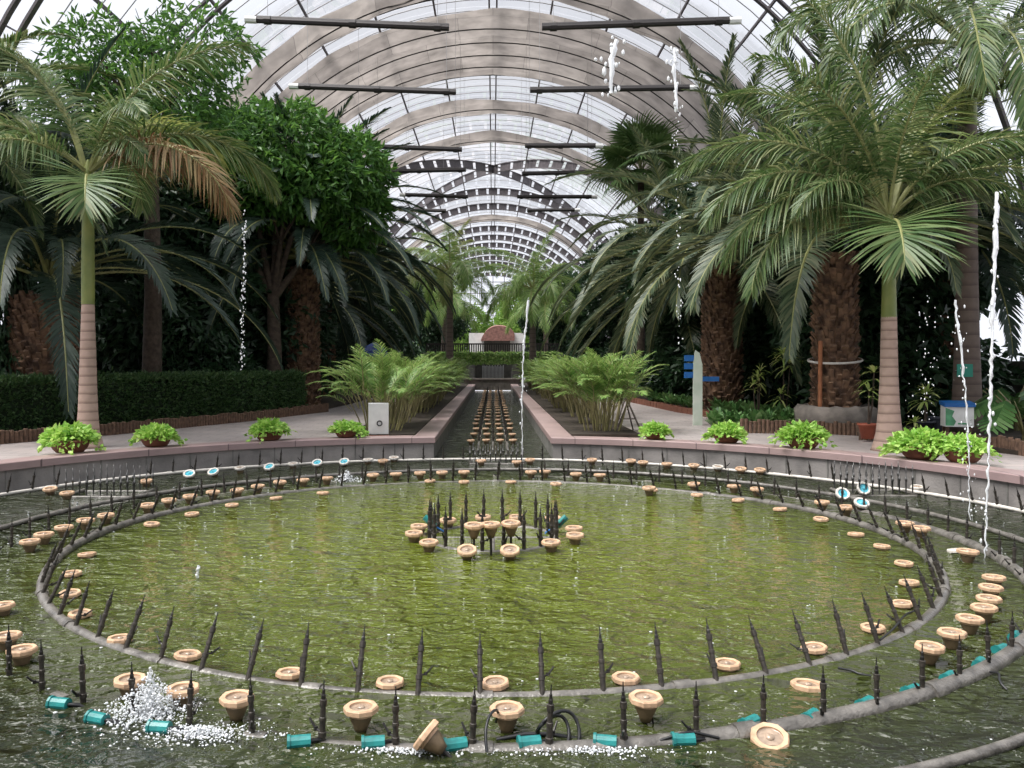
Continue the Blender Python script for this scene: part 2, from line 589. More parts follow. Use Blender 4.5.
# pool and canal walls, coping
for s, nm in ((-1, 'left'), (1, 'right')):
    mb = MB()
    ins = arc(PR + 0.05, (s, s * (CW + 0.03)))
    V, Fc = [], []
    for x, y in ins:
        V += [(x, y, -0.5), (x, y, ZC - 0.11)]
    for i in range(len(ins) - 1):
        a = 2 * i
        Fc.append((a, a + 2, a + 3, a + 1))
    mb.raw(V, Fc)
    struct('wall_pool_' + nm, mb, M['poolwall'])
    mb = MB()
    y0 = arc_y(s * (CW + 0.03), PR + 0.05)
    mb.raw([(s * (CW + 0.03), y0, -0.5), (s * (CW + 0.03), CEND, -0.5), (s * (CW + 0.03), CEND, ZC - 0.11), (s * (CW + 0.03), y0, ZC - 0.11)], [(0, 1, 2, 3)])
    struct('wall_canal_' + nm, mb, M['canalwall'])
    # coping: a stone slab following the wall, with a rounded front lip
    mb = MB()
    RO = PR + 0.47
    i_, o_ = arc(PR, (s, s * CW)), arc(RO, (s, s * CO))
    prof = lambda a, b: [(*a, ZC - 0.12), (*a, ZC - 0.012), (a[0] + (b[0] - a[0]) * 0.03, a[1] + (b[1] - a[1]) * 0.03, ZC), (*b, ZC), (*b, ZP - 0.05)]
    rows = [prof((s * CW, CEND), (s * CO, CEND)), prof(i_[0], o_[0])] + [prof(a, b) for a, b in zip(i_[1:], o_[1:])]
    V = [p for r in rows for p in r]
    Fc = []
    for i in range(len(rows) - 1):
        for k in range(4):
            Fc.append((i * 5 + k, i * 5 + k + 1, (i + 1) * 5 + k + 1, (i + 1) * 5 + k))
    n5 = len(rows)
    for k in range(n5 - 1):          # underside of the lip
        pass
    mb.raw(V, Fc)
    struct('trim_coping_' + nm, mb, M['coping'])
    # stones of the wall: thin vertical joints
    mb = MB()
    for i in range(3, 62, 3):
        x, y = ins[i]
        a = math.atan2(x - PC[0], y - PC[1])
        mb.box((PC[0] + (PR + 0.045) * math.sin(a), PC[1] + (PR + 0.045) * math.cos(a), 0.17), (0.02, 0.012, 0.34), rz=-a)
    struct('trim_joints_' + nm, mb, M['canalwall'])

# floor: paving left and right of pool and canal
mb = MB()
RO = PR + 0.44
ys = [-22.0, PC[1] - RO] + [PC[1] - RO * math.cos(PI * i / 120) for i in range(1, 120)]
yk = arc_y(CO - .02, RO)
for s in (-1, 1):
    V = []
    ck = arc_y(s * (CO - .02), RO)
    for y in [q for q in ys if q < ck] + [ck, CEND, 150.0]:
        if y >= ck - 1e-6:
            xi = s * (CO - .02)
        elif y <= PC[1] - RO + 1e-6:
            xi = PC[0]
        else:
            xi = PC[0] + s * math.sqrt(RO * RO - (y - PC[1]) ** 2)
        V += [(xi, y, ZP), (s * 14.2, y, ZP)]
    n = len(V) // 2
    mb.raw(V, [(2 * i, 2 * i + 1, 2 * i + 3, 2 * i + 2)[::s] for i in range(n - 1)])
mb.raw([(-CO, CEND + 2.5, ZP), (CO, CEND + 2.5, ZP), (CO, 150, ZP), (-CO, 150, ZP)], [(0, 1, 2, 3)])
struct('floor', mb, M['paving'])


def flat_bed(name, pts, z, m):
    me = bpy.data.meshes.new(name)
    b_ = bmesh.new()
    top = [b_.verts.new((x, y, z)) for x, y in pts]
    bot = [b_.verts.new((x, y, ZP - .1)) for x, y in pts]
    fc_ = b_.faces.new(top)
    n_ = len(pts)
    for i in range(n_):
        b_.faces.new((top[i], bot[i], bot[(i + 1) % n_], top[(i + 1) % n_]))
    bmesh.ops.triangulate(b_, faces=[fc_])
    bmesh.ops.recalc_face_normals(b_, faces=b_.faces)
    b_.to_mesh(me)
    b_.free()
    me.materials.append(m)
    o_ = link(name, me)
    o_['kind'] = 'structure'
    return o_


BEDL = [(-14.2, 9.0), (-12.4, 12.3), (-10.4, 15.6), (-8.6, 18.6), (-6.9, 22.6), (-5.6, 27.0), (-5.3, 32), (-5.2, 57), (-14.2, 57)]
BEDR = [(14.2, 8.5), (11.0, 11.2), (9.1, 13.9), (8.2, 17.2), (7.0, 20.3), (6.5, 22.8), (5.9, 26.5), (5.5, 33), (5.3, 57), (14.2, 57)]
flat_bed('ground_left', BEDL, 0.47, M['soil'])
flat_bed('ground_right', BEDR, 0.47, M['soil'])
flat_bed('ground_canal_left', [(-3.1, 17.75), (-CO - .02, 17.75), (-CO - .02, 57), (-3.1, 57)], 0.46, M['soil'])
flat_bed('ground_canal_right', [(3.1, 17.75), (CO + .02, 17.75), (CO + .02, 57), (3.1, 57)], 0.46, M['soil'])

# ------------------------------------------------------------------ glass vault
RV, ZV = 14.0, 3.73            # vault radius, height of its centre line
Y0R, Y1R = -22.0, 150.0


def vp(a, Y, r=RV):
    """point on the vault: a = angle from the crown, positive right"""
    return (r * math.sin(a), Y, ZV + r * math.cos(a))


mb = MB()
NA = 48
ang = [-PI / 2 + PI * i / NA for i in range(NA + 1)]
V = [vp(a, y, RV + 0.12) for y in (Y0R, Y1R) for a in ang]
mb.raw(V, [(i, i + 1, NA + 1 + i + 1, NA + 1 + i) for i in range(NA)])
struct('ceiling', mb, M['glass'])
mb = MB()
for s in (-1, 1):
    mb.raw([(s * (RV + .12), Y0R, 0.3), (s * (RV + .12), Y1R, 0.3), (s * (RV + .12), Y1R, ZV), (s * (RV + .12), Y0R, ZV)], [(0, 1, 2, 3)])
struct('window_side', mb, M['glass'])
mb = MB()
V = [(0, Y1R, 0.3)] + [vp(a, Y1R, RV) for a in ang] + [(RV, Y1R, .3), (-RV, Y1R, .3)]
mb.raw(V, [(0, i + 1, i + 2) for i in range(NA)] + [(0, NA + 1, NA + 2), (0, NA + 3, 1)])
struct('window_end', mb, M['glass'])
mb = MB()
for i in range(-6, 7):
    mb.box((i * 2.0, Y1R - .2, (ZV + math.sqrt(RV * RV - 4 * i * i)) / 2), (.12, .12, ZV + math.sqrt(RV * RV - 4 * i * i)))
for i in range(1, 9):
    hw_ = RV if i * 2 < ZV else math.sqrt(RV * RV - (i * 2 - ZV) ** 2)
    mb.box((0, Y1R - .2, i * 2.0), (2 * hw_ - .3, .1, .12))
struct('trim_end_bars', mb, M['steel'])
mb = MB().box((0, Y0R, 4.4), (29, .3, 8.4))  # added behind the camera to block sky light from the open end
struct('front_light_block', mb, M['poolwall'])
for s_ in (-1, 1):  # low opaque panels added along the glass sides to cut side light
    struct('low_light_block_' + ('left' if s_ < 0 else 'right'), MB().box((s_ * (RV + .12), (Y0R + Y1R) / 2, 1.0), (.25, Y1R - Y0R, 2.0)), M['poolwall'])

TR = [-13.4, -6.5, 0.4, 7.3, 14.2, 21.1, 28.0, 34.9, 44.8, 51.7, 58.4, 76.6, 84.0, 91.0, 98.0, 105.0, 112.0, 119.0, 126.0, 133.0, 140.0, 149.5]


def arch_mb(Y, kx=0.0, depth=0.55, holes=True):
    m = MB()
    n = 60
    an = [-PI / 2 + PI * i / n for i in range(n + 1)]
    for r in (RV - 0.02, RV - depth):
        for dy in ((0,) if r > RV - .1 else (0,)):
            V, Fc = [], []
            for a in an:
                x = r * math.sin(a)
                y = Y + kx * x
                for d_, e_ in ((-0.09, 0.0), (0.09, 0.0), (0.09, -0.07), (-0.09, -0.07)):
                    V.append((math.sin(a) * (r + e_), y + d_, ZV + math.cos(a) * (r + e_)))
            for i in range(n):
                for k in range(4):
                    k2 = (k + 1) % 4
                    Fc.append((4 * i + k, 4 * (i + 1) + k, 4 * (i + 1) + k2, 4 * i + k2))
            m.raw(V, Fc)
    nst = 44
    for i in range(nst + 1):          # web plates with gaps between
        a = -PI / 2 + PI * i / nst
        wd = 0.80 if holes else 0.05
        V = []
        for r in (RV - .05, RV - depth + .02):
            for da in (-wd / RV / 2, wd / RV / 2):
                x = r * math.sin(a + da)
                V.append((x, Y + kx * x, ZV + r * math.cos(a + da)))
        m.raw(V, [(0, 1, 3, 2)])
    for s in (-1, 1):                 # legs down to the ground
        m.box((s * (RV - .3), Y + kx * s * RV, (ZV + 0.3) / 2), (0.5, 0.2, ZV - 0.3))
    return m


k = 0
for Y in TR:
    k += 1
    struct('trim_%d' % k, arch_mb(Y, 0, 0.5 if Y < 60 else 0.62, Y > 50), M['steel'])
for kx in (1.1, -1.1):
    k += 1
    struct('trim_%d' % k, arch_mb(67.8, kx, 0.6), M['steel'])
# purlins along the hall, thin glazing bars across it
mb = MB()
for i in range(-8, 9):
    a = math.radians(i * 10.6)
    for off in ((-0.012, 0.012) if i == 0 else (0,)):
        p = vp(a + off, 0, RV - 0.06)
        mb.box((p[0], (Y0R + Y1R) / 2, p[2]), (0.075, Y1R - Y0R, 0.10))
k += 1
struct('trim_%d' % k, mb, M['steel'])
mb = MB()
y = 0.0
an = [-PI / 2 + PI * i / 40 for i in range(41)]
while y < 130:
    mb.tube([vp(a, y, RV + 0.03) for a in an], 0.022, 4, caps=False)
    y += 1.15 if y < 66 else 2.3
k += 1
struct('trim_%d' % k, mb, M['wire'])


# shade curtains drawn part way under the glass
def curtain(name, ya, yb, label, sag=0.25, fold=0.03, seed=1):
    r_ = random.Random(seed)
    m = MB()
    na, ny = 72, max(4, int((yb - ya) / 0.22))
    ph = [r_.uniform(0, 6.28) for _ in range(6)]
    V = []
    for j in range(ny + 1):
        t = j / ny
        y_ = ya + (yb - ya) * t
        for i in range(na + 1):
            a = -1.42 + 2.84 * i / na
            sg = sag * (0.35 + 0.65 * abs(math.sin(a / math.radians(10.6) * PI / 1))) * (1 if t > 0.03 else .6)
            wv = fold * (math.sin(y_ * 5.2 + ph[0] + 2 * math.sin(a * 7 + ph[1])) + 0.7 * math.sin(y_ * 9.3 + ph[2] + a * 5))
            r = RV - 0.62 - sg * (0.5 + 0.5 * math.sin(t * PI)) + wv
            e = 0.14 * math.sin(a * 9 + ph[3]) * (1 - t) + 0.06 * math.sin(a * 23 + ph[4]) * (1 - t)
            V.append((r * math.sin(a), y_ + e, ZV + r * math.cos(a)))
    Fc = [(j * (na + 1) + i, j * (na + 1) + i + 1, (j + 1) * (na + 1) + i + 1, (j + 1) * (na + 1) + i) for j in range(ny) for i in range(na)]
    m.raw(V, Fc)
    o = obj(name, m, M['cloth'], None, True)
    for q in range(1, int((yb - ya) / 2.0) + 1):
        yw = ya + (yb - ya) * q / (int((yb - ya) / 2.0) + 1)
        obj('support_wire', MB().tube([(( RV - .66 - sag) * math.sin(a), yw, ZV + (RV - .66 - sag) * math.cos(a)) for a in np.linspace(-1.4, 1.4, 60)], .03, 5), M['bar'], o)
    return tag(o, label, 'shade curtain', 'shade cloths under the glass roof')


curtain('shade_curtain', 32.6, 34.6, 'bunched grey-brown shade cloth beneath the roof arch nearest the pool', 0.3, 0.10, 2)
curtain('shade_curtain', 36.3, 44.5, 'widest grey-brown shade cloth, drawn open under the glass vault', 0.16, 0.015, 3)
curtain('shade_curtain', 48.6, 51.4, 'narrow grey-brown shade cloth next behind the widest one', 0.2, 0.05, 4)
curtain('shade_curtain', 55.7, 58.1, 'narrow folded shade cloth just before the crossing roof arches', 0.25, 0.09, 5)
curtain('shade_curtain', 87.0, 90.6, 'distant shade cloth beyond the crossing roof arches', 0.2, 0.05, 6)

# dark bars hung on wires under the vault
BARS = [(256, 20, 449, 28), (542, 27.5, 730, 21), (298, 86.5, 456, 92.5), (530, 90.5, 690, 88), (352, 146, 462, 150), (525, 146, 596, 146),
        (372, 172, 466, 170), (522, 174, 592, 172.5), (405, 195, 468, 197), (517, 197, 592, 197), (404, 210, 446, 211), (527, 210.5, 575, 210)]
for i, (u0, v0, u1, v1) in enumerate(BARS):
    side = 'left' if u0 < CXP else 'right'
    Y = 22 * 336 / (361 - (v1 if side == 'left' else v0))
    p, q = at(u0, v0, Y), at(u1, v1, Y)
    lab = '%s dark bar from the pool hung under the %s half of the vault' % (nth(i // 2 + 1), side)
    t = thing('hanging_bar', lab, 'hanging bar', ((p[0] + q[0]) / 2, Y, min(p[2], q[2])), 0, 'dark bars hung under the roof')
    o = Vector(t.location)
    pv, qv = Vector(p) - o, Vector(q) - o
    m = MB().tube([pv, qv], 0.085, 8)
    m.tube([pv + Vector((0, 0, .07)), qv + Vector((0, 0, .07))], 0.05, 6)
    obj('bar', m, M['bar'], t)
    ends = (pv, qv) if side == 'right' else (qv, pv)
    dirx = (ends[1] - ends[0]).normalized()
    obj('end_cap', MB().tube([ends[1] - dirx * .02, ends[1] + dirx * 0.28], 0.10, 8), M['white'], t)
    for fr in (0.06, 0.5, 0.94):
        c = pv.lerp(qv, fr)
        obj('clamp', MB().tube([c - dirx * .09, c + dirx * .09], 0.115, 8), M['bar'], t)
    for fr in (0.06, 0.94):
        c = pv.lerp(qv, fr)
        X = o.x + c.x
        top = ZV + math.sqrt(RV * RV - X * X) - 0.1 - o.z
        obj('hanging_wire', MB().tube([c, (c.x, c.y, top)], 0.006, 4), M['wire'], t)

# ================================================================== FOUNTAIN
def ring_pts(r, zf, a0=0, a1=2 * PI, n=160, c=RC):
    return [(c[0] + r * math.sin(a), c[1] + r * math.cos(a), zf(a)) for a in [a0 + (a1 - a0) * i / n for i in range(n + 1)]]


def pipe_ring(name, r, rad, zf, label, m='pipe', c=RC):
    o = MB()
    P_ = ring_pts(r, zf, c=c)[:-1]
    o.tube(P_, rad, 10, closed=True)
    for a in range(0, 24):
        i = int(a / 24 * len(P_))
        p, q = np.array(P_[i]), np.array(P_[(i + 1) % len(P_)])
        d = (q - p) / np.linalg.norm(q - p)
        o.tube([p, p + d * 0.12], rad * 1.22, 10)
    ob = obj(name, o, M[m], None, True)
    return tag(ob, label, 'fountain pipe', 'fountain pipe rings')


# a = 0 at the far side, pi/2 right
pipe_ring('pipe_ring', 4.51, 0.045, lambda a: -0.030 + 0.052 * math.sin(a) ** 4 + 0.006 * math.sin(7 * a), 'grey inner pipe ring carrying inward leaning nozzles round the olive water')
pipe_ring('pipe_ring', 5.20, 0.055, lambda a: -0.055 + 0.07 * max(0, math.sin(a - .55)) ** 2 + 0.006 * math.sin(5 * a), 'middle pipe ring, mostly under water, carrying upright nozzles and lamps')
pipe_ring('pipe_ring', 5.84, 0.030, lambda a: 0.022 + 0.008 * math.sin(4 * a) - .30 * max(0, -math.cos(a)) * max(0, -math.sin(a)), 'outer bare pipe ring showing in the bottom right corner')
pipe_ring('pipe_ring', 7.50, 0.026, lambda a: 0.03 + 0.006 * math.sin(6 * a), 'outermost thin pale pipe ring running along the pool wall', 'whiteplastic', PC)


# nozzle meshes (height from the pipe; slimmer towards the tip)
def nozzle_parts(H=0.34):
    m = MB().lathe([(0.001, -.10), (0.0165, -.10), (0.0165, 0.05), (0.021, 0.052), (0.021, 0.075), (0.0155, 0.078), (0.0155, 0.13), (0.0185, 0.132), (0.0185, 0.15), (0.0145, 0.153),
                    (0.0145, 0.205), (0.019, 0.208), (0.019, 0.240), (0.012, 0.243), (0.001, 0.243)], 10)
    tp = MB().lathe([(0.012, 0.240), (0.012, 0.262), (0.0085, 0.27), (0.008, 0.290), (0.0045, 0.295), (0.0028, H), (0.0004, H)], 8)
    vv = MB().tube([(0.012, 0, 0.075), (0.045, 0, 0.085), (0.085, 0, 0.130)], [0.006, 0.0075, 0.006], 6)
    vv.lathe([(0.001, -.010), (0.011, -.010), (0.011, 0.010), (0.001, .010)], 8, (0.042, 0, 0.085))
    return m.mesh('body', M['brass'], False), tp.mesh('tip', M['nozzle'], False), vv.mesh('valve', M['nozzle'], False)


NB, NT, NV = nozzle_parts()


def nozzle(x, y, z, az, tilt, label, group, vrot=0.0, s=1.0):
    """az: heading the nozzle leans towards"""
    t = thing('fountain_nozzle', label, 'fountain nozzle', (x, y, z), 0, group)
    t.rotation_mode = 'XYZ'
    q = Vector((math.cos(az) * math.sin(tilt), math.sin(az) * math.sin(tilt), math.cos(tilt)))
    t.rotation_euler = (q.to_track_quat('Z', 'Y') @ Matrix.Rotation(vrot, 4, 'Z').to_quaternion()).to_euler()
    t.scale = (s, s, s)
    link('body', NB, t)
    link('tip', NT, t)
    link('valve', NV, t)
    return t


def inview(x, y, m=30, z=0.0):
    if y < 3.9:
        return False
    u, v = CXP + x * F / y, CYP + (EYE - z) * F / y
    return -m < u < 1024 + m and v < 790


# lamp meshes: notched flange, lens, tapering housing, stem; local z = 0 at the flange top
def lamp_parts(r=0.098):
    fl = MB()
    seg = 32
    V, Fc = [], []
    prof = [(r * .70, -.012), (r * .70, 0.0), (r * .93, 0.004), (r, -.006), (r, -.030), (r * .9, -.036), (r * .74, -.038), (r * .74, -.050), (r * .66, -.052)]
    for (pr, pz) in prof:
        for k_ in range(seg):
            a = 2 * PI * k_ / seg
            q = pr * (1.06 if (k_ % 4 < 1 and pr > r * .92) else 1.0)
            V.append((q * math.cos(a), q * math.sin(a), pz))
    for i in range(len(prof) - 1):
        for k_ in range(seg):
            k2 = (k_ + 1) % seg
            Fc.append((i * seg + k_, i * seg + k2, (i + 1) * seg + k2, (i + 1) * seg + k_))
    fl.raw(V, Fc)
    le = MB().lathe([(r * .72, -.010), (r * .60, -.016), (r * .3, -.010), (0.001, -.007)], 24)
    le.lathe([(r * .24, -.006), (r * .2, 0.002), (0.001, .003)], 10)
    ho = MB().lathe([(r * .68, -.048), (r * .66, -.07), (r * .46, -.115), (r * .34, -.150), (0.001, -.152)], 18)
    st = MB().tube([(0, 0, -.14), (0, 0, -.34)], 0.012, 8)
    st.tube([(0.03, 0, -.07), (0.045, 0.0, -.16), (0.015, 0.01, -.30)], 0.006, 6)
    return fl, le, ho, st


_f, _l, _h, _s = lamp_parts()
LF, LL, LH, LS = _f.mesh('flange', M['cream'], False), _l.mesh('lens', M['lens'], True), _h.mesh('housing', M['housing'], True), _s.mesh('stem', M['nozzle'], True)
LFW = LF.copy()
LFW.materials[0] = M['whiteplastic']
LLB = LL.copy()
LLB.materials[0] = M['bluelens']


def lamp(x, y, z, label, group, tilt=0.0, az=0.0, s=1.0, pale=False, stem=True, blue=False):
    t = thing('fountain_lamp', label, 'fountain lamp', (x, y, z), 0, group)
    q = Vector((math.cos(az) * math.sin(tilt), math.sin(az) * math.sin(tilt), math.cos(tilt)))
    t.rotation_euler = (q.to_track_quat('Z', 'Y') @ Matrix.Rotation(rnd.uniform(0, 6), 4, 'Z').to_quaternion()).to_euler()
    t.scale = (s, s, s)
    link('flange', LFW if pale else LF, t)
    link('lens', LLB if blue else LL, t)
    link('housing', LH, t)
    if stem:
        link('stem', LS, t)
    return t


def counted(items):
    """sort by picture column and number them"""
    return sorted(items, key=lambda p: p[0] / p[1])


# inner ring nozzles: front ones from the photo, the rest at the same spacing
fronts_u = [38, 56, 84, 113, 151, 191, 241, 294, 353, 414, 480, 545, 608, 669, 728, 775, 820, 856, 884, 908]
NIN = 76
fr, bk = [], []
for i in range(NIN):
    a = PI + .0173 + 2 * PI * i / NIN
    x, y = RC[0] + 4.51 * math.sin(a), RC[1] + 4.51 * math.cos(a)
    (fr if math.cos(a) < 0 else bk).append((x, y, a))
for nm, lst in (('front', fr), ('far', bk)):
    for i, (x, y, a) in enumerate(counted(lst)):
        az = math.atan2(RC[1] - y, RC[0] - x) + rnd.uniform(-.12, .12)
        nozzle(x, y, 0.03, az, math.radians(22 + rnd.uniform(-5, 5)), '%s inward leaning nozzle from the left on the %s half of the inner pipe ring' % (nth(i + 1), nm),
               'nozzles on the inner pipe ring', rnd.uniform(0, 6.28) if nm == 'far' else rnd.uniform(-1.2, 1.2) - az, rnd.uniform(0.94, 1.06))
# middle ring nozzles
NMID = 82
fr, bk = [], []
for i in range(NMID):
    a = PI + .021 + 2 * PI * i / NMID
    x, y = RC[0] + 5.2 * math.sin(a), RC[1] + 5.2 * math.cos(a)
    if inview(x, y, 12):
        (fr if math.cos(a) < 0 else bk).append((x, y, a))
mid_front = counted(fr)
for nm, lst in (('front', fr), ('far', bk)):
    for i, (x, y, a) in enumerate(counted(lst)):
        nozzle(x, y, -0.03, rnd.uniform(0, 6.28), math.radians(rnd.uniform(0, 3)), '%s upright nozzle from the left on the %s half of the middle pipe ring' % (nth(i + 1), nm),
               'nozzles on the middle pipe ring', rnd.uniform(-1.2, 1.2), rnd.uniform(0.95, 1.05))
# wall ring nozzles, leaning on the pool wall side
lst = []
for i in range(118):
    a = 2 * PI * (i + .5) / 118
    x, y = PC[0] + 7.50 * math.sin(a), PC[1] + 7.50 * math.cos(a)
    u = CXP + x * F / y
    if inview(x, y, 4) and math.cos(a) > 0.2 and not (470 < u < 528) and not (58 < u < 145) and not (838 < u < 925):
        lst.append((x, y, a))
for i, (x, y, a) in enumerate(counted(lst)):
    az = math.atan2(PC[1] - y, PC[0] - x)
    nozzle(x, y, 0.02, az, math.radians(15 + rnd.uniform(-3, 3)), '%s dark nozzle from the left along the pipe at the foot of the pool wall' % nth(i + 1), 'nozzles at the foot of the pool wall',
           rnd.uniform(0, 6), rnd.uniform(.9, 1.05))

# lamps standing on stems by the middle ring: front ones where the photo has them
G = 'lamps of the middle pipe ring'
front = [(22, 648, .10), (7, 634, .10), (2, 604, .08), (130, 678, .10), (183, 687, .10), (237, 696, .13), (361, 706, .13), (507, 707, .13), (646, 696, .15), (930, 645, .12), (952, 631, .12), (970, 617, .12), (984, 606, .12), (989, 597, .10),
         (991, 586, .10), (994, 576, .10)]
for i, (u, v, z) in enumerate(sorted(front)):
    x, y, _ = gp(u, v, z)
    lamp(x, y, z, '%s cream round lamp from the left standing along the front of the middle pipe ring' % nth(i + 1), G, rnd.uniform(0, .05), rnd.uniform(0, 6), s=.92)
x, y, _ = gp(424, 733, 0.10)
lamp(x, y, .10, 'cream lamp knocked over sideways on the middle ring beside a teal cable joint', G, 0.95, PI * 0.9, s=.88)
x, y, _ = gp(770, 736, 0.03)
lamp(x, y, .03, 'cream lamp lying low in the water at the bottom edge, right of the middle', G, 0.35, -PI * .55, stem=False)
x, y, _ = gp(808, 683, 0.02)
lamp(x, y, .02, 'flat cream lamp half sunk between the inner and middle rings at the right', G, 0.1, 1, stem=False)
x, y, _ = gp(957, 549, 0.03)
lamp(x, y, .03, 'pale flat lamp lying tilted beside an upright one at the far right', G, 0.2, 2, stem=False, pale=True)
lst = []
for u, v in [(30, 540), (44, 533), (64, 526), (86, 519), (106, 514), (148, 504), (169, 499), (190, 495), (213, 491), (237, 489), (258, 485), (280, 481), (303, 479), (327, 477),
             (373, 474), (396, 473), (420, 472), (442, 471.5), (464, 471), (531, 471), (545, 470.5), (576, 473), (600, 474), (649, 487), (694, 483), (734, 485), (757, 488), (822, 501), (846, 506), (905, 522), (921, 527), (968, 550)]:
    x, y, _ = gp(u, v, 0.12)
    lst.append((x, y))
for i, (x, y) in enumerate(counted(lst)):
    lamp(x, y, 0.12, '%s cream lamp from the left standing along the far side of the middle pipe ring' % nth(i + 1), G, rnd.uniform(0, .06), rnd.uniform(0, 6))
# lamps lying at the water just inside the inner ring
G = 'lamps inside the inner pipe ring'
lst = [gp(u, v, .04) for u, v in [(290, 671), (390, 680), (495, 681), (626, 676), (727, 662), (814, 646), (873, 626), (902, 602), (909, 581), (904, 562), (882, 545), (856, 533), (821, 518), (780, 508), (738, 499), (697, 494), (652, 489),
                                  (556, 483), (511, 481), (464, 481), (430, 480), (323, 492), (276, 497), (232, 504), (192, 513), (152, 523), (87, 553), (72, 572), (70, 592), (80, 612), (120, 637), (188, 653)]]
for i, p in enumerate(counted([q for q in lst if q[1] < RC[1]])):
    lamp(p[0], p[1], .04, '%s flat cream lamp from the left at the water inside the front inner ring' % nth(i + 1), G, rnd.uniform(0, .10), rnd.uniform(0, 6), s=.86, stem=False)
for i, p in enumerate(counted([q for q in lst if q[1] >= RC[1]])):
    lamp(p[0], p[1], .04, '%s flat cream lamp from the left at the water inside the far inner ring' % nth(i + 1), G, rnd.uniform(0, .10), rnd.uniform(0, 6), s=.9, stem=False)
# lamps along the wall pipe
G = 'lamps along the pool wall'
lst = [(50, 488, 0, 0), (67, 492, 0, 0), (146, 480, 0, 0), (189, 473, 1, 1), (213, 471, 1, 1), (240, 467, 0, 1), (269, 466, 1, 1), (293, 463, 0, 1), (317, 462, 1, 1), (344, 461, 1, 1), (368, 459, 0, 1), (383, 460, 0, 0), (394, 457, 0, 1), (481, 460, 0, 0),
       (517, 461, 0, 0), (530, 459, 0, 0), (592, 459, 0, 0), (631, 460, 0, 0), (643, 461.5, 0, 0), (667, 463, 0, 0), (694, 464.5, 0, 0), (718, 466, 0, 1), (741, 468, 0, 0), (760, 469, 0, 0), (930, 485, 0, 1)]
for i, (u, v, bl, pl) in enumerate(sorted(lst)):
    x, y, _ = gp(u, v, .10)
    R_ = math.hypot(x - PC[0], y - PC[1])
    if R_ > PR - .15:
        kk = (PR - .18) / R_
        x, y = PC[0] + (x - PC[0]) * kk, PC[1] + (y - PC[1]) * kk
    lamp(x, y, .10, '%s %s lamp from the left along the foot of the pool wall' % (nth(i + 1), 'pale blue-glassed' if bl else ('pale' if pl else 'cream')), G, 0.55 if bl else rnd.uniform(0, .15), -PI / 2 + rnd.uniform(-.3, .3), pale=bool(pl), blue=bool(bl))
for lab, u, v, tl in (('pale lamp with blue glass turned to the camera, on the right jet comb', 864, 488, 1.1), ('pale lamp with blue glass half sunk before the right jet comb', 862, 502, .5), ('pale lamp with blue glass lying by the right jet comb end', 843, 493, .9)):
    x, y, _ = gp(u, v, .12)
    lamp(x, y, .12, lab, 'blue glass lamps by the right jet comb', tl, -PI / 2, pale=True, blue=True)

# central cluster
G = 'nozzles of the central cluster'
lst = []
for i in range(20):
    a = 2 * PI * (i + .5) / 20
    lst.append((RC[0] + .72 * math.sin(a), RC[1] + .72 * math.cos(a), a))
for nm, s_ in (('front', -1), ('back', 1)):
    for i, (x, y, a) in enumerate(counted([q for q in lst if q[2] == q[2] and math.cos(q[2]) * s_ > 0])):
        nozzle(x, y, 0.02, 0, 0, '%s upright nozzle from the left in the %s row of the central cluster' % (nth(i + 1), nm), G, rnd.uniform(0, 6), 1.25)
mb = MB()
mb.tube(ring_pts(.72, lambda a: -.012, n=40)[:-1], .03, 8, closed=True)
for a in (0, PI / 2):
    mb.tube([(RC[0] + .72 * math.sin(a), RC[1] + .72 * math.cos(a), -.012), (RC[0] - .72 * math.sin(a), RC[1] - .72 * math.cos(a), -.012)], .025, 8)
tag(obj('pipe_ring', mb, M['pipe'], None, True), 'small pipe ring at the pool centre carrying the nozzle cluster', 'fountain pipe', 'fountain pipe rings')
G = 'lamps of the central cluster'
lst = [(414, 532, 0), (419, 525, 0), (429, 541, 0), (467, 549, 1), (510, 549, 1), (551, 541, 0), (575, 534, 0), (574, 527, 0), (448, 519, 0), (474, 524, .22), (491, 523, .22), (511, 522, .22), (483, 516, 0), (517, 516, 0), (553, 517, 0)]
for i, (u, v, kz) in enumerate(sorted(lst)):
    z = .11 + (kz if kz < .5 else 0)
    x, y, _ = gp(u, v, z)
    lamp(x, y, z, '%s cream lamp from the left in the cluster at the pool centre' % nth(i + 1), G, .35 if kz == 1 else rnd.uniform(0, .08), -PI / 2)
x, y, _ = gp(433, 530, .12)
for lab, u in (('teal cable joint at the left of the central cluster', 433), ('teal cable joint at the right of the central cluster', 558)):
    x, y, _ = gp(u, 528, .06)
    t = thing('cable_joint', lab, 'cable joint', (x, y, .03), 0, 'teal cable joints')
    sgn = 1 if u < 500 else -1
    obj('casing', MB().tube([(-.10 * sgn, 0, .16), (0.02 * sgn, 0, .05)], .038, 10), M['teal'], t)
    obj('cable', MB().tube([(0.02 * sgn, 0, .05), (.10 * sgn, .02, .0), (.16 * sgn, .05, -.05)], .012, 6), M['blue'], t)


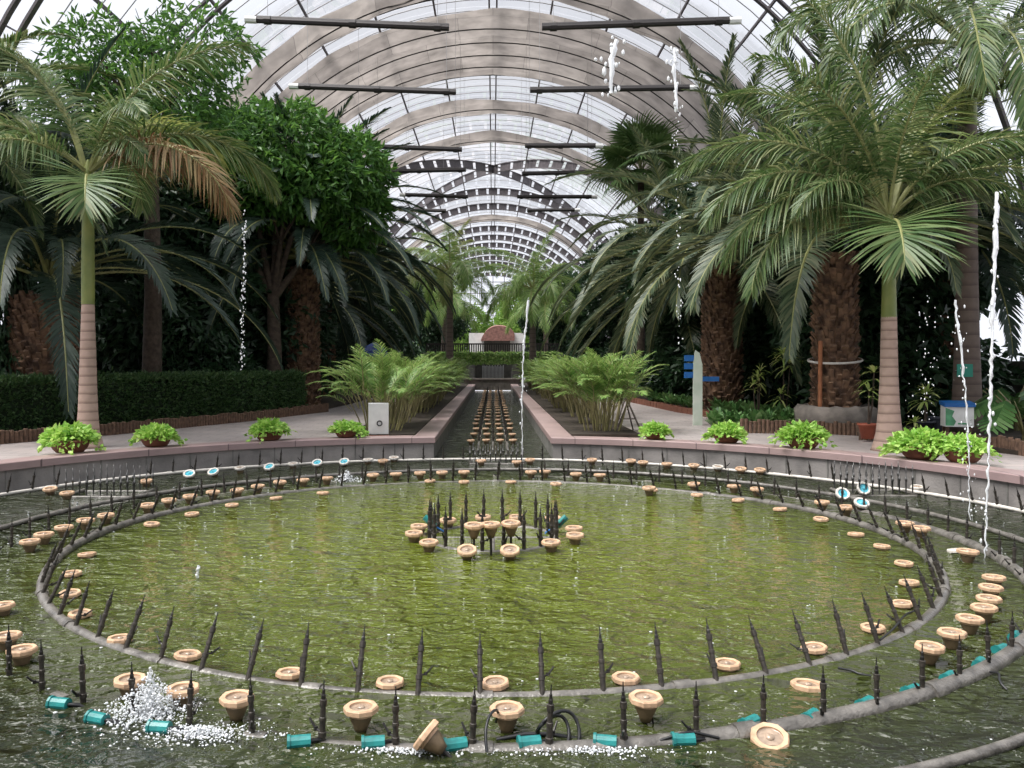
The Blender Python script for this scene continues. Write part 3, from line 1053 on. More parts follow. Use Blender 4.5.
# jet combs: a box manifold with rows of small spouts
def comb(u0, u1, v, ncol, nrow, label, dz=0.0, h=0.30, skew=0.0):
    x0, y0, _ = gp(u0, v, 0)
    x1, y1, _ = gp(u1, v, 0)
    c = ((x0 + x1) / 2, (y0 + y1) / 2, 0)
    t = thing('jet_comb', label, 'jet comb', c, 0, 'jet combs of many small spouts')
    W = x1 - x0
    dep = .55
    m = MB()
    for r in range(nrow):
        m.tube([(-W / 2, r * dep / max(1, nrow - 1), -.008), (W / 2, r * dep / max(1, nrow - 1), -.008)], .028, 8)
    for s_ in (-1, 1):
        m.tube([(s_ * W / 2, 0, .02), (s_ * W / 2, dep, .02)], .028, 8)
    obj('manifold', m, M['pipe'], t, True)
    sp = MB().lathe([(.011, 0), (.011, h * .45), (.019, h * .46), (.019, h * .56), (.010, h * .58), (.009, h * .8), (.003, h), (.0005, h)], 8)
    me = sp.mesh('spout', M['spout'], True)
    for r in range(nrow):
        for i in range(ncol):
            link('spout', me, t, (-W / 2 + W * (i + .5 * (r % 2)) / (ncol - .5), r * dep / max(1, nrow - 1), .03 + rnd.uniform(-.02, .02)))


comb(66, 138, 497, 11, 2, 'wide jet comb of small spouts by the left part of the pool wall', h=.38)
comb(846, 916, 496, 11, 2, 'wide jet comb of small spouts by the right part of the pool wall', h=.42)
comb(470, 524, 464, 11, 2, 'wide jet comb of small spouts across the canal mouth', h=.32)

# teal valves along the front of the middle ring
tv = [(300, 741), (374, 742), (456, 744), (530, 742), (606, 741), (684, 739), (750, 722), (811, 716), (866, 703), (912, 690), (949, 677), (980, 663), (1001, 649), (1015, 636), (60, 703), (98, 718), (160, 727)]
casing = MB().tube([(-.055, 0, 0), (.055, 0, 0)], .036, 10)
casing.tube([(-.065, 0, 0), (-.05, 0, 0)], .042, 10)
casing = casing.mesh('casing', M['teal'], False)
pigtail = MB().tube([(.05, 0, 0), (.11, .02, -.005), (.16, .05, -.05)], .012, 6)
pigtail = pigtail.mesh('cable', M['cable'], True)
for i, (u, v) in enumerate(sorted(tv)):
    x, y, _ = gp(u, v, .02)
    t = thing('cable_joint', '%s teal cable joint from the left along the front of the middle pipe ring' % nth(i + 1), 'cable joint', (x, y, .015), rnd.uniform(-.4, .4) if u < 720 else .7 + rnd.uniform(-.2, .2), 'teal cable joints')
    link('casing', casing, t)
    link('cable', pigtail, t)
# black cable loops
x, y, _ = gp(553, 738, 0)
m = MB()
for r_, dx in ((.085, 0), (.11, .03)):
    m.tube([(dx + r_ * math.cos(a) * 1.0, .04 * math.sin(2 * a), .03 + r_ * (math.sin(a))) for a in np.linspace(-.6, PI + .6, 20)], .010, 6)
m.tube([(-.3, -.02, .0), (-.15, 0, .02), (0, .02, .01), (.2, .0, -.02)], .012, 6)
tag(obj('black_cable', m, M['cable'], None, True, (x, y, 0)), 'looped black cable at the foot of a front nozzle, near the bottom middle', 'cable')
mcb = [(gp(496, 722, .05), gp(488, 752, .02), .13, 'slack black cable hanging by the nozzle between two front lamps'), (gp(655, 742, .01), gp(720, 738, .01), .04, 'black cable lying across the bottom pipe at the front'),
       (gp(838, 668, .02), gp(872, 676, 0), .0, 'thin black cable trailing from the inner ring at the right'), (gp(990, 672, .03), gp(1008, 690, .0), .03, 'thin black cable trailing from the right end of the middle ring'),
       (gp(880, 640, .05), gp(918, 610, .06), .03, 'black cable tied along the right arc of the inner ring')]
for p, q, hh, lab in mcb:
    pts = [tuple(np.array(p) * (1 - t) + np.array(q) * t + np.array((.02 * math.sin(t * 6), 0, hh * math.sin(t * PI)))) for t in np.linspace(0, 1, 14)]
    tag(obj('black_cable', MB().tube(pts, .008, 6), M['cable'], None, True), lab, 'cable', 'loose black cables')

# canal: rows of lamps and nozzles receding
lfar = MB()
for src, mi in ((_f, 0), (_l, 1), (_h, 2)):
    for v_, f_ in zip(src.v, src.f):
        pass
G1, G2 = 'lamps in the canal', 'nozzles in the canal'
yr = 20.3
row = 0
COLN = ('left wall', 'left middle', 'right middle', 'right wall')
while yr < 56:
    row += 1
    for j, x in enumerate((-.50, -.18, .18, .50)):
        xx = x + rnd.uniform(-.03, .03)
        t = lamp(xx, yr + rnd.uniform(-.1, .1), .11, '%s cream lamp along the canal from its mouth, in the row %s' % (nth(row), ('nearest the left wall', 'left of the middle', 'right of the middle', 'nearest the right wall')[j]), G1, 0, 0, .95)
    for j, x in enumerate((-.34, 0.0, .34)):
        nozzle(x, yr + .55, 0.0, 0, 0, '%s dark nozzle along the canal from its mouth, in the %s row' % (nth(row), ('left', 'middle', 'right')[j]), G2, rnd.uniform(0, 6), 1.2)
    yr += 1.8
m = MB()
tag(obj('canal_pipe', MB().tube([(-.34, 18.5, -.005), (-.34, 56, -.005)], .03, 8), M['pipe'], None, True), 'straight pipe along the canal under its left nozzle row', 'fountain pipe', 'straight canal pipes')
tag(obj('canal_pipe', MB().tube([(0, 18.5, -.005), (0, 56, -.005)], .03, 8), M['pipe'], None, True), 'straight pipe along the canal under its middle nozzle row', 'fountain pipe', 'straight canal pipes')
tag(obj('canal_pipe', MB().tube([(.34, 18.5, -.005), (.34, 56, -.005)], .03, 8), M['pipe'], None, True), 'straight pipe along the canal under its right nozzle row', 'fountain pipe', 'straight canal pipes')

# ------------------------------------------------------------------ water jets and splashes
ICO_V = ICO_F = None


def blob(mb_, c, r, sx=1.0, sz=1.0, seed=None):
    global ICO_V, ICO_F
    if ICO_V is None:
        b_ = bmesh.new()
        bmesh.ops.create_icosphere(b_, subdivisions=1, radius=1)
        b_.verts.ensure_lookup_table()
        ICO_V = np.array([v.co[:] for v in b_.verts])
        ICO_F = np.array([[v.index for v in f.verts] for f in b_.faces])
        b_.free()
    mb_.raw(ICO_V * np.array((r * sx, r * sx, r * sz)) + np.array(c), ICO_F)


def jet(label, pts_uv, Y, r0, r1, nd_=40, spread=0.05, seed=1, stream=True, base=True):
    """stream through photo points at one depth, breaking up into drops"""
    r_ = random.Random(seed)
    P_ = [at(u, v, Y) for u, v in pts_uv]
    t = thing('water_jet', label, 'water jet', P_[-1], 0, 'fountain jets in the air')
    o = np.array(P_[-1])
    pts = np.array(P_) - o
    # resample
    seg = np.linalg.norm(np.diff(pts, axis=0), axis=1)
    s = np.concatenate([[0], np.cumsum(seg)])
    n = max(12, int(s[-1] / .05))
    q = np.stack([np.interp(np.linspace(0, s[-1], n), s, pts[:, i]) for i in range(3)], 1)
    if stream:
        q2 = q + np.array([(r_.gauss(0, .006), r_.gauss(0, .006), 0) for _ in range(n)])
        rad = np.array([(r0 + (r1 - r0) * i / n) * r_.uniform(.55, 1.35) for i in range(n)])
        obj('stream', MB().tube(q2, rad, 6), M['spray'], t, True)
    m = MB()
    for _ in range(nd_):
        k_ = r_.randrange(n)
        c = q[k_] + np.array((r_.gauss(0, spread), r_.gauss(0, spread), r_.gauss(0, .05)))
        blob(m, c, r_.uniform(.35, 1.0) * max(r0, r1) * .75, 1, r_.uniform(1, 2.2))
    if nd_:
        obj('droplets', m, M['spray'], t, True)
    return t


jet('broken string of white drops before the dark trees at the left', [(244, 216), (245, 260), (243, 310), (242, 368)], 14.0, .018, .014, 130, .020, 1, stream=False)
jet('thin jet rising at the canal mouth, left of its right wall', [(528, 300), (527, 318), (524, 345), (522, 400), (522, 462)], 16.6, .024, .011, 24, .03, 2)
jet('thick white jet head high against the shade cloth', [(617, 40), (611, 58), (612, 75), (611, 94)], 9.8, .042, .014, 26, .05, 3)
jet('second white jet head against the roof, above the palm fronds', [(675, 48), (674, 70), (676, 92), (677, 110)], 9.8, .026, .010, 30, .035, 4)
jet('string of falling drops before the palm fronds right of the canal', [(676, 112), (678, 200), (680, 290), (681, 350)], 9.8, .015, .012, 60, .02, 5, stream=False)
jet('slanting thin jet crossing the info box at the right', [(955, 300), (960, 340), (965, 390), (968, 430), (970, 520)], 10.2, .016, .005, 60, .06, 6)
jet('tallest continuous jet at the far right, before the big leaves', [(997, 192), (995, 260), (992, 330), (990, 420), (986, 520), (984, 590)], 8.6, .022, .0055, 40, .018, 7)
jet('loose drops falling between the right royal palm and the grey trunk', [(925, 300), (924, 330), (924, 372), (923, 420)], 12.0, .014, .014, 60, .10, 8, stream=False)
x, y, _ = gp(197, 578, 0)
jet('single short white drop above the olive water at the left', [(198, 566), (198, 577)], y, .016, .014, 0, .0, 9)


def splash(label, u, v, rx, ry, hgt, n, seed, rmax=.02):
    r_ = random.Random(seed)
    x, y, _ = gp(u, v, 0)
    t = MB()
    for _ in range(n):
        a, d = r_.uniform(0, 6.283), abs(r_.gauss(0, .5))
        z = max(0.002, hgt * math.exp(-d * 1.6) * r_.random() ** 1.8)
        blob(t, (rx * d * math.cos(a), ry * d * math.sin(a), z), r_.uniform(.2, 1) ** 2 * rmax, r_.uniform(.8, 1.6), r_.uniform(.5, 1.4))
    o = obj('splash', t, M['spray'], None, True, (x, y, 0))
    tag(o, label, 'splash', 'splashes on the water', 'stuff')


splash('white foaming splash among the front lamps at the bottom left', 150, 715, .27, .25, .27, 3000, 1, .0075)
splash('second patch of white foam beside the bottom left splash', 200, 735, .45, .16, .05, 1300, 5, .007)
splash('small white splash on the far water left of the canal', 347, 481, .26, .2, .20, 400, 2, .015)
splash('light foam round the joints at the bottom middle', 590, 752, .7, .08, .03, 500, 3, .007)
splash('light foam along the bottom pipe left of the middle', 400, 752, .6, .07, .025, 400, 4, .007)

m = MB()
r_ = random.Random(12)
for _ in range(330):
    a, d = r_.uniform(0, 6.283), 6.6 * math.sqrt(r_.random())
    blob(m, (RC[0] + d * math.cos(a), RC[1] + d * math.sin(a), .001), r_.uniform(.004, .013), r_.uniform(.8, 1.5), .4)
tag(obj('bubbles', m, M['spray'], None, True), 'tiny white bubbles floating scattered over the green pool water', 'bubbles', kind='stuff')

# ================================================================== PLANTS
def frond_mesh(name, L, elev, droop, n, ll, lw, ang=(62, 28), vee=25, ldroop=.15, pet=.14, plume=0.0, rr=.03, power=1.3, mats=('date', 'rachis'), seed=0, shape='pinnate', side=0.0):
    """one pinnate leaf along +x: arching midrib with two ranks of leaflets"""
    g = np.random.default_rng(seed)
    K = 26
    s = np.linspace(0, 1, K)
    th = np.radians(elev - droop * s ** power)
    d = np.stack([np.cos(th), side * s, np.sin(th)], 1)
    d /= np.linalg.norm(d, axis=1)[:, None]
    p = np.concatenate([np.zeros((1, 3)), np.cumsum((d[:-1] + d[1:]) / 2, 0)]) * (L / (K - 1))
    mb_ = MB()
    mb_.tube(p, rr * (1 - .85 * s), 5, mi=1)
    si = np.linspace(pet, .995, n)
    for sd in (-1, 1):
        sj = np.clip(si + g.normal(0, .25 / n, n), 0, 1)
        base = np.stack([np.interp(sj, s, p[:, i]) for i in range(3)], 1)
        tj = np.stack([np.interp(sj, s, d[:, i]) for i in range(3)], 1)
        tj /= np.linalg.norm(tj, axis=1)[:, None]
        b = np.cross(np.array([0, 0, 1.0]), tj)
        b /= np.linalg.norm(b, axis=1)[:, None] + 1e-9
        nn = np.cross(tj, b)
        u = (sj - pet) / (1 - pet)
        a = np.radians(ang[0] + (ang[1] - ang[0]) * u + g.normal(0, 4, n))
        v = np.radians(vee + g.normal(0, 5, n) + plume * np.where(np.arange(n) % 2 == 0, 1, -1) * g.uniform(.5, 1, n))
        dr = np.cos(a)[:, None] * tj + np.sin(a)[:, None] * (sd * np.cos(v)[:, None] * b + np.sin(v)[:, None] * nn)
        ln = ll * (.35 + .65 * np.sin(np.clip(u * .86 + .16, 0, 1) * PI) ** .7) * (1 - .35 * u) * g.uniform(.88, 1.08, n)
        wv = tj - (tj * dr).sum(1)[:, None] * dr
        wv /= np.linalg.norm(wv, axis=1)[:, None] + 1e-9
        st = np.array([0, .35, .72, 1.0])
        wp = np.array([.55, 1.0, .75, .06])
        ld = ldroop * g.uniform(.6, 1.4, n)
        pts = base[:, None] + dr[:, None] * (ln[:, None] * st)[:, :, None]
        pts[:, :, 2] -= (ld * ln)[:, None] * st[None] ** 2
        hw = (lw / 2) * wp
        A, B = pts + wv[:, None] * hw[None, :, None], pts - wv[:, None] * hw[None, :, None]
        V = np.stack([A, B], 2).reshape(-1, 3)          # n,4,2
        o = (np.arange(n) * 8)[:, None, None]
        q = np.array([[0, 1, 3, 2], [2, 3, 5, 4], [4, 5, 7, 6]])[None]
        mb_.raw(V, (o + q).reshape(-1, 4), 0)
    return mb_.mesh(name, [M[mats[0]], M[mats[1]]])


def fan_mesh(name, R=1.1, n=44, seed=0, m='fan'):
    g = np.random.default_rng(seed)
    mb_ = MB()
    mb_.tube([(0, 0, 0), (.5, 0, .25), (1.0, 0, .3)], .02, 5, mi=1)
    c = np.array((1.0, 0, .3))
    for i in range(n):
        a = math.radians(-150 + 300 * i / (n - 1))
        dr = np.array((math.cos(a), math.sin(a), .10 * math.cos(a * 2)))
        wv = np.array((-math.sin(a), math.cos(a), .25 * (-1) ** i))
        l = R * (.75 + .25 * math.cos(a)) * g.uniform(.93, 1.05)
        pts = [c + dr * l * t - np.array((0, 0, 1)) * l * .30 * t ** 3 for t in (0.02, .45, .8, 1)]
        hw = [.008, .045, .03, .003]
        V = []
        for pnt, h in zip(pts, hw):
            V += [pnt + wv * h, pnt - wv * h]
        mb_.raw(V, [(0, 1, 3, 2), (2, 3, 5, 4), (4, 5, 7, 6)], 0)
    return mb_.mesh(name, [M[m], M['rachis']])


_fc = {}


def fr_cached(key, **kw):
    if key not in _fc:
        _fc[key] = frond_mesh('frond', **kw)
    return _fc[key]


def date_frond(elev, seed, m='date', L=4.6):
    e = int(round(elev / 15.0)) * 15
    dr = {90: 40, 75: 62, 60: 84, 45: 92, 30: 92, 15: 84, 0: 72, -15: 58, -30: 44}.get(e, 60)
    return fr_cached(('date', e, seed % 2, m, L), L=L, elev=e, droop=dr, n=112, ll=.80, lw=.042, ang=(58, 24), vee=24, ldroop=.25, pet=.10, rr=.045, power=1.25, mats=(m, 'rachis'), seed=seed % 2 + e + 100, side=(.10 if seed % 2 else -.10))


def royal_frond(elev, seed, m='royal', L=3.4):
    e = int(round(elev / 15.0)) * 15
    dr = {90: 45, 75: 75, 60: 100, 45: 108, 30: 105, 15: 95, 0: 80, -15: 62, -30: 48, -45: 36}.get(e, 60)
    return fr_cached(('royal', e, seed % 2, m, L), L=L, elev=e, droop=dr, n=118, ll=.98, lw=.036, ang=(66, 30), vee=10, ldroop=.50, pet=.16, plume=34, rr=.045, power=1.2, mats=(m, 'rachis'), seed=seed % 2 + e + 300, side=(.14 if seed % 2 else -.14))


def spray_frond(seed):
    return fr_cached(('spray', seed), L=1.45, elev=12, droop=80, n=70, ll=1.15, lw=.036, ang=(96, 22), vee=16, ldroop=.16, pet=.06, plume=14, rr=.035, power=1.1, mats=('royal', 'rachis'), seed=seed)


def areca_frond(elev, seed, L=1.35):
    e = int(round(elev / 15.0)) * 15
    return fr_cached(('areca', e, seed % 3, L), L=L, elev=e, droop=64, n=25, ll=.42, lw=.026, ang=(50, 24), vee=20, ldroop=.30, pet=.26, rr=.014, power=1.4, mats=('areca', 'cane'), seed=seed % 3 + e + 500, side=(-.12, 0, .12)[seed % 3])


def inside_glass(x, z0, crown_z, az, el, L):
    """true if a frond of that heading and lift stays under the vault"""
    for q in (.45, .8):
        X = x + math.cos(az) * L * q * max(.35, math.cos(math.radians(el)))
        Z = z0 + crown_z + L * .55 * math.sin(math.radians(max(el, 0)))
        if abs(X) > 13.7 or (Z > ZV and X * X + (Z - ZV) ** 2 > 13.4 ** 2):
            return False
    return True


def put_frond(root, me, z, az, r=.1, s=1.0, roll=0.0):
    o = link('frond', me, root, (r * math.cos(az), r * math.sin(az), z))
    o.rotation_euler = (roll, 0, az)
    o.scale = (s, s, s)
    return o


def boss_trunk(r0, r1, H, seed=0, bulge=.0):
    """thick date palm trunk studded with cut leaf bases"""
    r_ = random.Random(seed)
    m = MB()
    rad = lambda t: r0 + (r1 - r0) * t + bulge * math.sin(t * PI)
    m.lathe([(rad(t) * .9, -.1 + (H + .1) * t) for t in np.linspace(0, 1, 10)] + [(.01, H)], 20)
    rows_ = int(H / .13)
    for j in range(rows_):
        t = (j + .5) / rows_
        n = max(8, int(2 * PI * rad(t) / .25))
        for i in range(n):
            a = 2 * PI * (i + .5 * (j % 2)) / n + r_.uniform(-.09, .09)
            tt = min(1, t + r_.uniform(-.05, .05) / H)
            w_ = r_.uniform(.07, .15)
            R = Matrix.Rotation(a, 4, 'Z') @ Matrix.Rotation(-.95 + r_.uniform(-.3, .25), 4, 'Y')
            m.box((rad(t) * .95 * math.cos(a), rad(t) * .95 * math.sin(a), H * tt), (r_.uniform(.18, .30), w_, r_.uniform(.04, .08)), R=R, mi=0)
    return m


def date_palm(label, x, y, z0, H, r0, r1, crown_z, n, L=4.6, m='date', seed=0, emin=-25, group=None, sc=1.0, skip=None):
    t = thing('date_palm', label, 'palm tree', (x, y, z0), 0, group or 'date palms')
    obj('trunk', boss_trunk(r0, r1, H, seed), M['boss'], t)
    r_ = random.Random(seed)
    for i in range(n):
        f_ = i / (n - 1)
        az = i * 2.39996 + seed + r_.uniform(-.2, .2)
        el = 88 - (88 - emin) * f_ ** .85 + r_.uniform(-6, 6)
        if not inside_glass(x, z0, crown_z, az, el, L):
            continue
        put_frond(t, date_frond(el, i, m, L), crown_z + .35 * (1 - f_), az, .12 + .22 * f_, sc * r_.uniform(.86, 1.08), r_.uniform(-.12, .12))
    return t


def royal_palm(label, x, y, z0, trunk_prof, tm, shaft_prof, crown_z, fronds, L=3.4, group=None, m='royal', name='royal_palm'):
    t = thing(name, label, 'palm tree', (x, y, z0), 0, group or 'royal palms')
    obj('trunk', MB().lathe(trunk_prof, 24), M[tm], t, True)
    if shaft_prof:
        obj('crownshaft', MB().lathe(shaft_prof, 20), M['shaft'], t, True)
    for i, fr_ in enumerate(fronds):
        az, el = fr_[0], fr_[1]
        mm = fr_[2] if len(fr_) > 2 else m
        s = fr_[3] if len(fr_) > 3 else 1.0
        if not inside_glass(x, z0, crown_z, math.radians(az), el, L * s):
            continue
        o = put_frond(t, spray_frond(i) if mm == 'spray' else royal_frond(el, i, mm, L), crown_z - (.25 if mm == 'spray' else 0), math.radians(az), .22 if mm == 'spray' else .06, s)
        if mm == 'deadleaf':
            o['label'] = 'dry brown frond'
    return t


# --- the two royal palms on the coping edge
RLx, RLy = (88 - CXP) * 15.7 / F, 15.7
royal_palm('smooth ringed royal palm at the pool edge before the hedge', RLx, RLy, ZP,
           [(.001, -.05), (.30, -.05), (.265, .05), (.20, .3), (.172, .7), (.155, 1.2), (.138, 1.8), (.122, 2.3), (.112, 2.68)], 'royaltrunk',
           [(.116, 2.66), (.118, 2.85), (.118, 3.3), (.11, 4.0), (.095, 4.7), (.07, 5.2), (.02, 5.35)], 5.15,
           [(-66, 30, 'spray', 1.2), (-40, 45, 'royal', .55), (-140, 45, 'royal', .55), (-22, 30, 'deadleaf', .95), (-8, 30, 'deadleaf', .85), (8, 40, 'royal', 1.0), (20, 52, 'royalgold', 1.0), (158, 72, 'royal', 1.1), (176, 82, 'royal', 1.15), (172, 45, 'royal', 1.0),
            (205, 45, 'royal', .95), (60, 65, 'royalgold', 1.0), (14, 76, 'royal', 1.05), (235, 35, 'royal', .8), (-40, 60, 'royal', .7), (90, 50, 'royal', .9)], L=3.9)
RRx, RRy = (889 - CXP) * 15.2 / F, 15.2
royal_palm('smooth ringed royal palm at the pool edge on the right', RRx, RRy, ZP,
           [(.001, -.05), (.34, -.05), (.29, .05), (.225, .3), (.185, .7), (.155, 1.3), (.142, 1.9), (.132, 2.40)], 'royaltrunk',
           [(.132, 2.38), (.128, 2.6), (.118, 3.0), (.10, 3.6), (.08, 4.2), (.02, 4.45)], 4.25,
           [(-108, 30, 'spray', 1.35), (-38, 45, 'royal', .62), (-150, 40, 'royal', .62), (180, 45, 'royal', .95), (-168, 30, 'royal', .9), (165, 60, 'royal', 1.05), (170, 84, 'royal', 1.2), (15, 82, 'royalgold', 1.15), (140, 75, 'royal', 1.15),
            (10, 60, 'royal', 1.05), (-12, 45, 'royal', .95), (30, 75, 'royalgold', 1.1), (55, 45, 'royal', 1.0), (-40, 60, 'royal', .8), (205, 70, 'royal', 1.0), (-100, 70, 'royal', .8), (120, 60, 'royal', 1.0), (190, 20, 'royal', .85)], L=4.1)
# --- grey trunked palm with the green tag at the right
GX, GY = (967 - CXP) * 18.0 / F, 18.0
royal_palm('tall grey trunked palm with a green tag, behind the info box', GX, GY, .45,
           [(.001, -.05), (.34, -.05), (.31, .3), (.275, 1.0), (.24, 2.0), (.215, 3.2), (.20, 4.6), (.19, 6.6)], 'greytrunk',
           [(.195, 6.55), (.19, 7.0), (.16, 7.8), (.11, 8.4), (.02, 8.6)], 8.3,
           [(-90, 30), (-120, 15), (-150, 30), (180, 45), (-60, 15), (-30, 30), (0, 45), (40, 60), (90, 75), (140, 60), (-100, 0), (-165, 0), (-75, -15), (-135, 45), (170, 15), (-140, -15), (15, 15), (-45, 60)], L=4.9, m='royal')
t = thing('trunk_tag', 'green tag fixed round the grey palm trunk above the info box', 'tag', ((964.5 - CXP) * 17.75 / F, GY - .26, 1.62))
obj('plate', MB().box((0, 0, .18), (.33, .02, .27)), M['signgreen'], t)
obj('tie', MB().tube([(-.19, .02, .18), (.19, .02, .18)], .012, 6), M['wire'], t)

# --- date palms
date_palm('thick date palm wound with a pale strap, in the stone ring', 7.85, 19.4, .85, 3.6, .50, .46, 3.95, 48, 5.2, 'date', 3, 4)
date_palm('date palm behind the blue direction sign', 6.9, 25.5, .45, 4.4, .60, .55, 4.7, 48, 5.8, 'date', 5, -12)
date_palm('date palm overhanging the right path in the distance', 7.3, 33.5, .45, 4.6, .55, .5, 4.9, 46, 6.4, 'date', 8, -25)
date_palm('thick date palm behind the left royal palm', -10.6, 20.2, .45, 3.1, .95, .85, 3.5, 48, 5.6, 'datedark', 4, 8)
date_palm('dark date palm arching over the hedge end left of the canal', -6.4, 28.5, .45, 4.6, .55, .5, 5.0, 78, 5.6, 'datedark', 6, 0)
date_palm('small dark date palm beside the blue parasol', -7.6, 38.0, .45, 4.0, .5, .45, 4.4, 40, 6.2, 'datedark', 7, -20)
date_palm('date palm at the far right edge behind the big leaves', 11.6, 21.5, .45, 4.6, .6, .5, 4.8, 42, 5.2, 'datedark', 9, -5)
date_palm('tall date palm rising over the strapped palm at the right', 10.2, 27.5, .45, 6.2, .5, .45, 6.5, 42, 5.8, 'datedark', 10, -30)
date_palm('tall pale palm at the upper left edge of the view', -12.2, 19.0, .45, 6.3, .45, .4, 6.6, 38, 4.6, 'royal', 13, -30)

# --- fan palm
t = thing('fan_palm', 'fan palm rising behind the right hand date palms', 'palm tree', (7.0, 40, .45))
obj('trunk', MB().lathe([(.001, -.05), (.3, -.05), (.22, 1), (.17, 5), (.15, 10.6), (.01, 10.7)], 14), M['bark'], t, True)
FM = [fan_mesh('frond', 1.25, 44, i) for i in range(2)]
for i in range(22):
    o = link('frond', FM[i % 2], t, (0, 0, 10.5))
    o.rotation_euler = (rnd.uniform(-.4, .4), -math.radians(75 - 110 * i / 21), i * 2.4)
    o.scale = (1.3,) * 3

# --- distant royal palms either side of the canal
for lab, x, y, H, sd in (('distant golden green palm left of the canal', -2.45, 48, 6.8, 1), ('distant green palm right of the canal', 2.35, 50, 6.0, 2), ('farther green palm beyond the left one by the canal', -3.6, 62, 6.0, 3),
                         ('farther green palm beyond the right one by the canal', 4.0, 64, 6.0, 4)):
    r_ = random.Random(sd)
    fr_ = [((i * 137.5) % 360, 84 - 90 * i / 17, 'royalgold' if (sd == 1 and i % 3 == 0) else 'areca', r_.uniform(.75, 1.0)) for i in range(18)]
    royal_palm(lab, x, y, .45, [(.001, -.05), (.28, -.05), (.24, .5), (.2, 2), (.17, H - 1.2)], 'greytrunk', [(.18, H - 1.22), (.16, H - .6), (.06, H)], H - .15, fr_, 4.1)


# --- broadleaf trees: leaves scattered through lumps round a branching trunk
def leaves(mb_, P_, D, ln, wd, g, fold=.25, mi=0):
    """P_: n,3 bases; D: n,3 directions"""
    n = len(P_)
    D = D / (np.linalg.norm(D, axis=1)[:, None] + 1e-9)
    rv = g.normal(0, 1, (n, 3))
    W = np.cross(D, rv)
    W /= np.linalg.norm(W, axis=1)[:, None] + 1e-9
    N = np.cross(W, D)
    l = (ln * g.uniform(.7, 1.2, n))[:, None]
    h = (wd * .5 * g.uniform(.8, 1.2, n))[:, None]
    mid = P_ + D * l * .45
    tip = P_ + D * l - N * l * .12
    V = np.stack([P_, mid + W * h + N * h * fold * 2, tip, mid - W * h + N * h * fold * 2], 1).reshape(-1, 3)
    o = (np.arange(n) * 4)[:, None]
    mb_.raw(V, np.concatenate([o + np.array([[0, 1, 2]]), o + np.array([[0, 2, 3]])]), mi)


def crown_mb(lumps, n, ln, wd, seed, down=.4):
    """lumps: (centre, radii) list"""
    g = np.random.default_rng(seed)
    m = MB()
    vol = np.array([l_[1][0] * l_[1][1] * l_[1][2] for l_ in lumps]) ** .75
    vol /= vol.sum()
    for (c, r), k_ in zip(lumps, vol):
        nn = int(n * k_)
        u = g.normal(0, 1, (nn, 3))
        u /= np.linalg.norm(u, axis=1)[:, None]
        rad = g.uniform(.35, 1.0, nn) ** .45 * (1 + .12 * np.sin(u[:, 0] * 9 + u[:, 2] * 7 + seed))
        P_ = np.array(c) + u * np.array(r) * rad[:, None]
        D = u * .7 + g.normal(0, .6, (nn, 3)) + np.array((0, 0, -down))
        leaves(m, P_, D, ln, wd, g)
    return m


def branch_mb(H, r, lumps, seed, fork=.4):
    r_ = random.Random(seed)
    m = MB()
    z1 = H * fork
    m.tube([(0, 0, -.1), (.05, .02, z1 * .5), (0, 0, z1)], [r * 1.25, r, r * .85], 10)
    for c, rr in lumps:
        c = np.array(c)
        midp = np.array((c[0] * .35 + r_.uniform(-.2, .2), c[1] * .35, z1 + (c[2] - z1) * .5))
        m.tube([(0, 0, z1 - .1), midp, c], [r * .6, r * .38, r * .12], 7)
        for _ in range(4):
            e = c + np.array((r_.uniform(-1, 1) * rr[0], r_.uniform(-1, 1) * rr[1], r_.uniform(-.6, .9) * rr[2])) * .8
            m.tube([midp, (midp + e) / 2 + np.array((0, 0, .2)), e], [r * .2, r * .13, r * .03], 5)
    return m


def tree(label, x, y, H, r, lumps, n, ln, wd, m='tree', seed=0, group=None, fork=.4, name='leafy_tree'):
    t = thing(name, label, 'tree', (x, y, .45), 0, group)
    obj('trunk', branch_mb(H, r, lumps, seed, fork), M['bark'], t, True)
    obj('foliage', crown_mb(lumps, n, ln, wd, seed), M[m], t)
    return t


tree('round crowned bright green tree behind the left hedge', -6.9, 26.5, 9, .22,
     [((0.3, 0, 8.2), (2.1, 1.9, 1.4)), ((-1.6, -.3, 7.8), (1.8, 1.7, 1.5)), ((2.2, 0, 7.3), (1.5, 1.5, 1.4)), ((.6, -.6, 6.9), (2.4, 1.6, 1.1)), ((2.5, .3, 6.2), (1.1, 1.1, 1.1)), ((-2.0, 0, 6.6), (1.7, 1.6, 1.3))], 19000, .32, .12, 'tree', 11)
tree('tall loose tree high at the upper left against the glass', -8.9, 22.0, 12, .24,
     [((0, 0, 9.6), (2.4, 1.8, 1.6)), ((1.3, 0, 10.8), (1.7, 1.5, 1.1)), ((-1.5, 0, 10.6), (1.5, 1.4, 1.1)), ((.5, 0, 8.4), (2.4, 1.6, 1.1)), ((-2.2, 0, 9.2), (1.6, 1.4, 1.0))], 6000, .30, .10, 'tree', 12, fork=.6)
LTALL = [o_ for o_ in SC.objects if o_.get('category') == 'tree'][-1]
LTALL.scale = (.9, .9, .9)
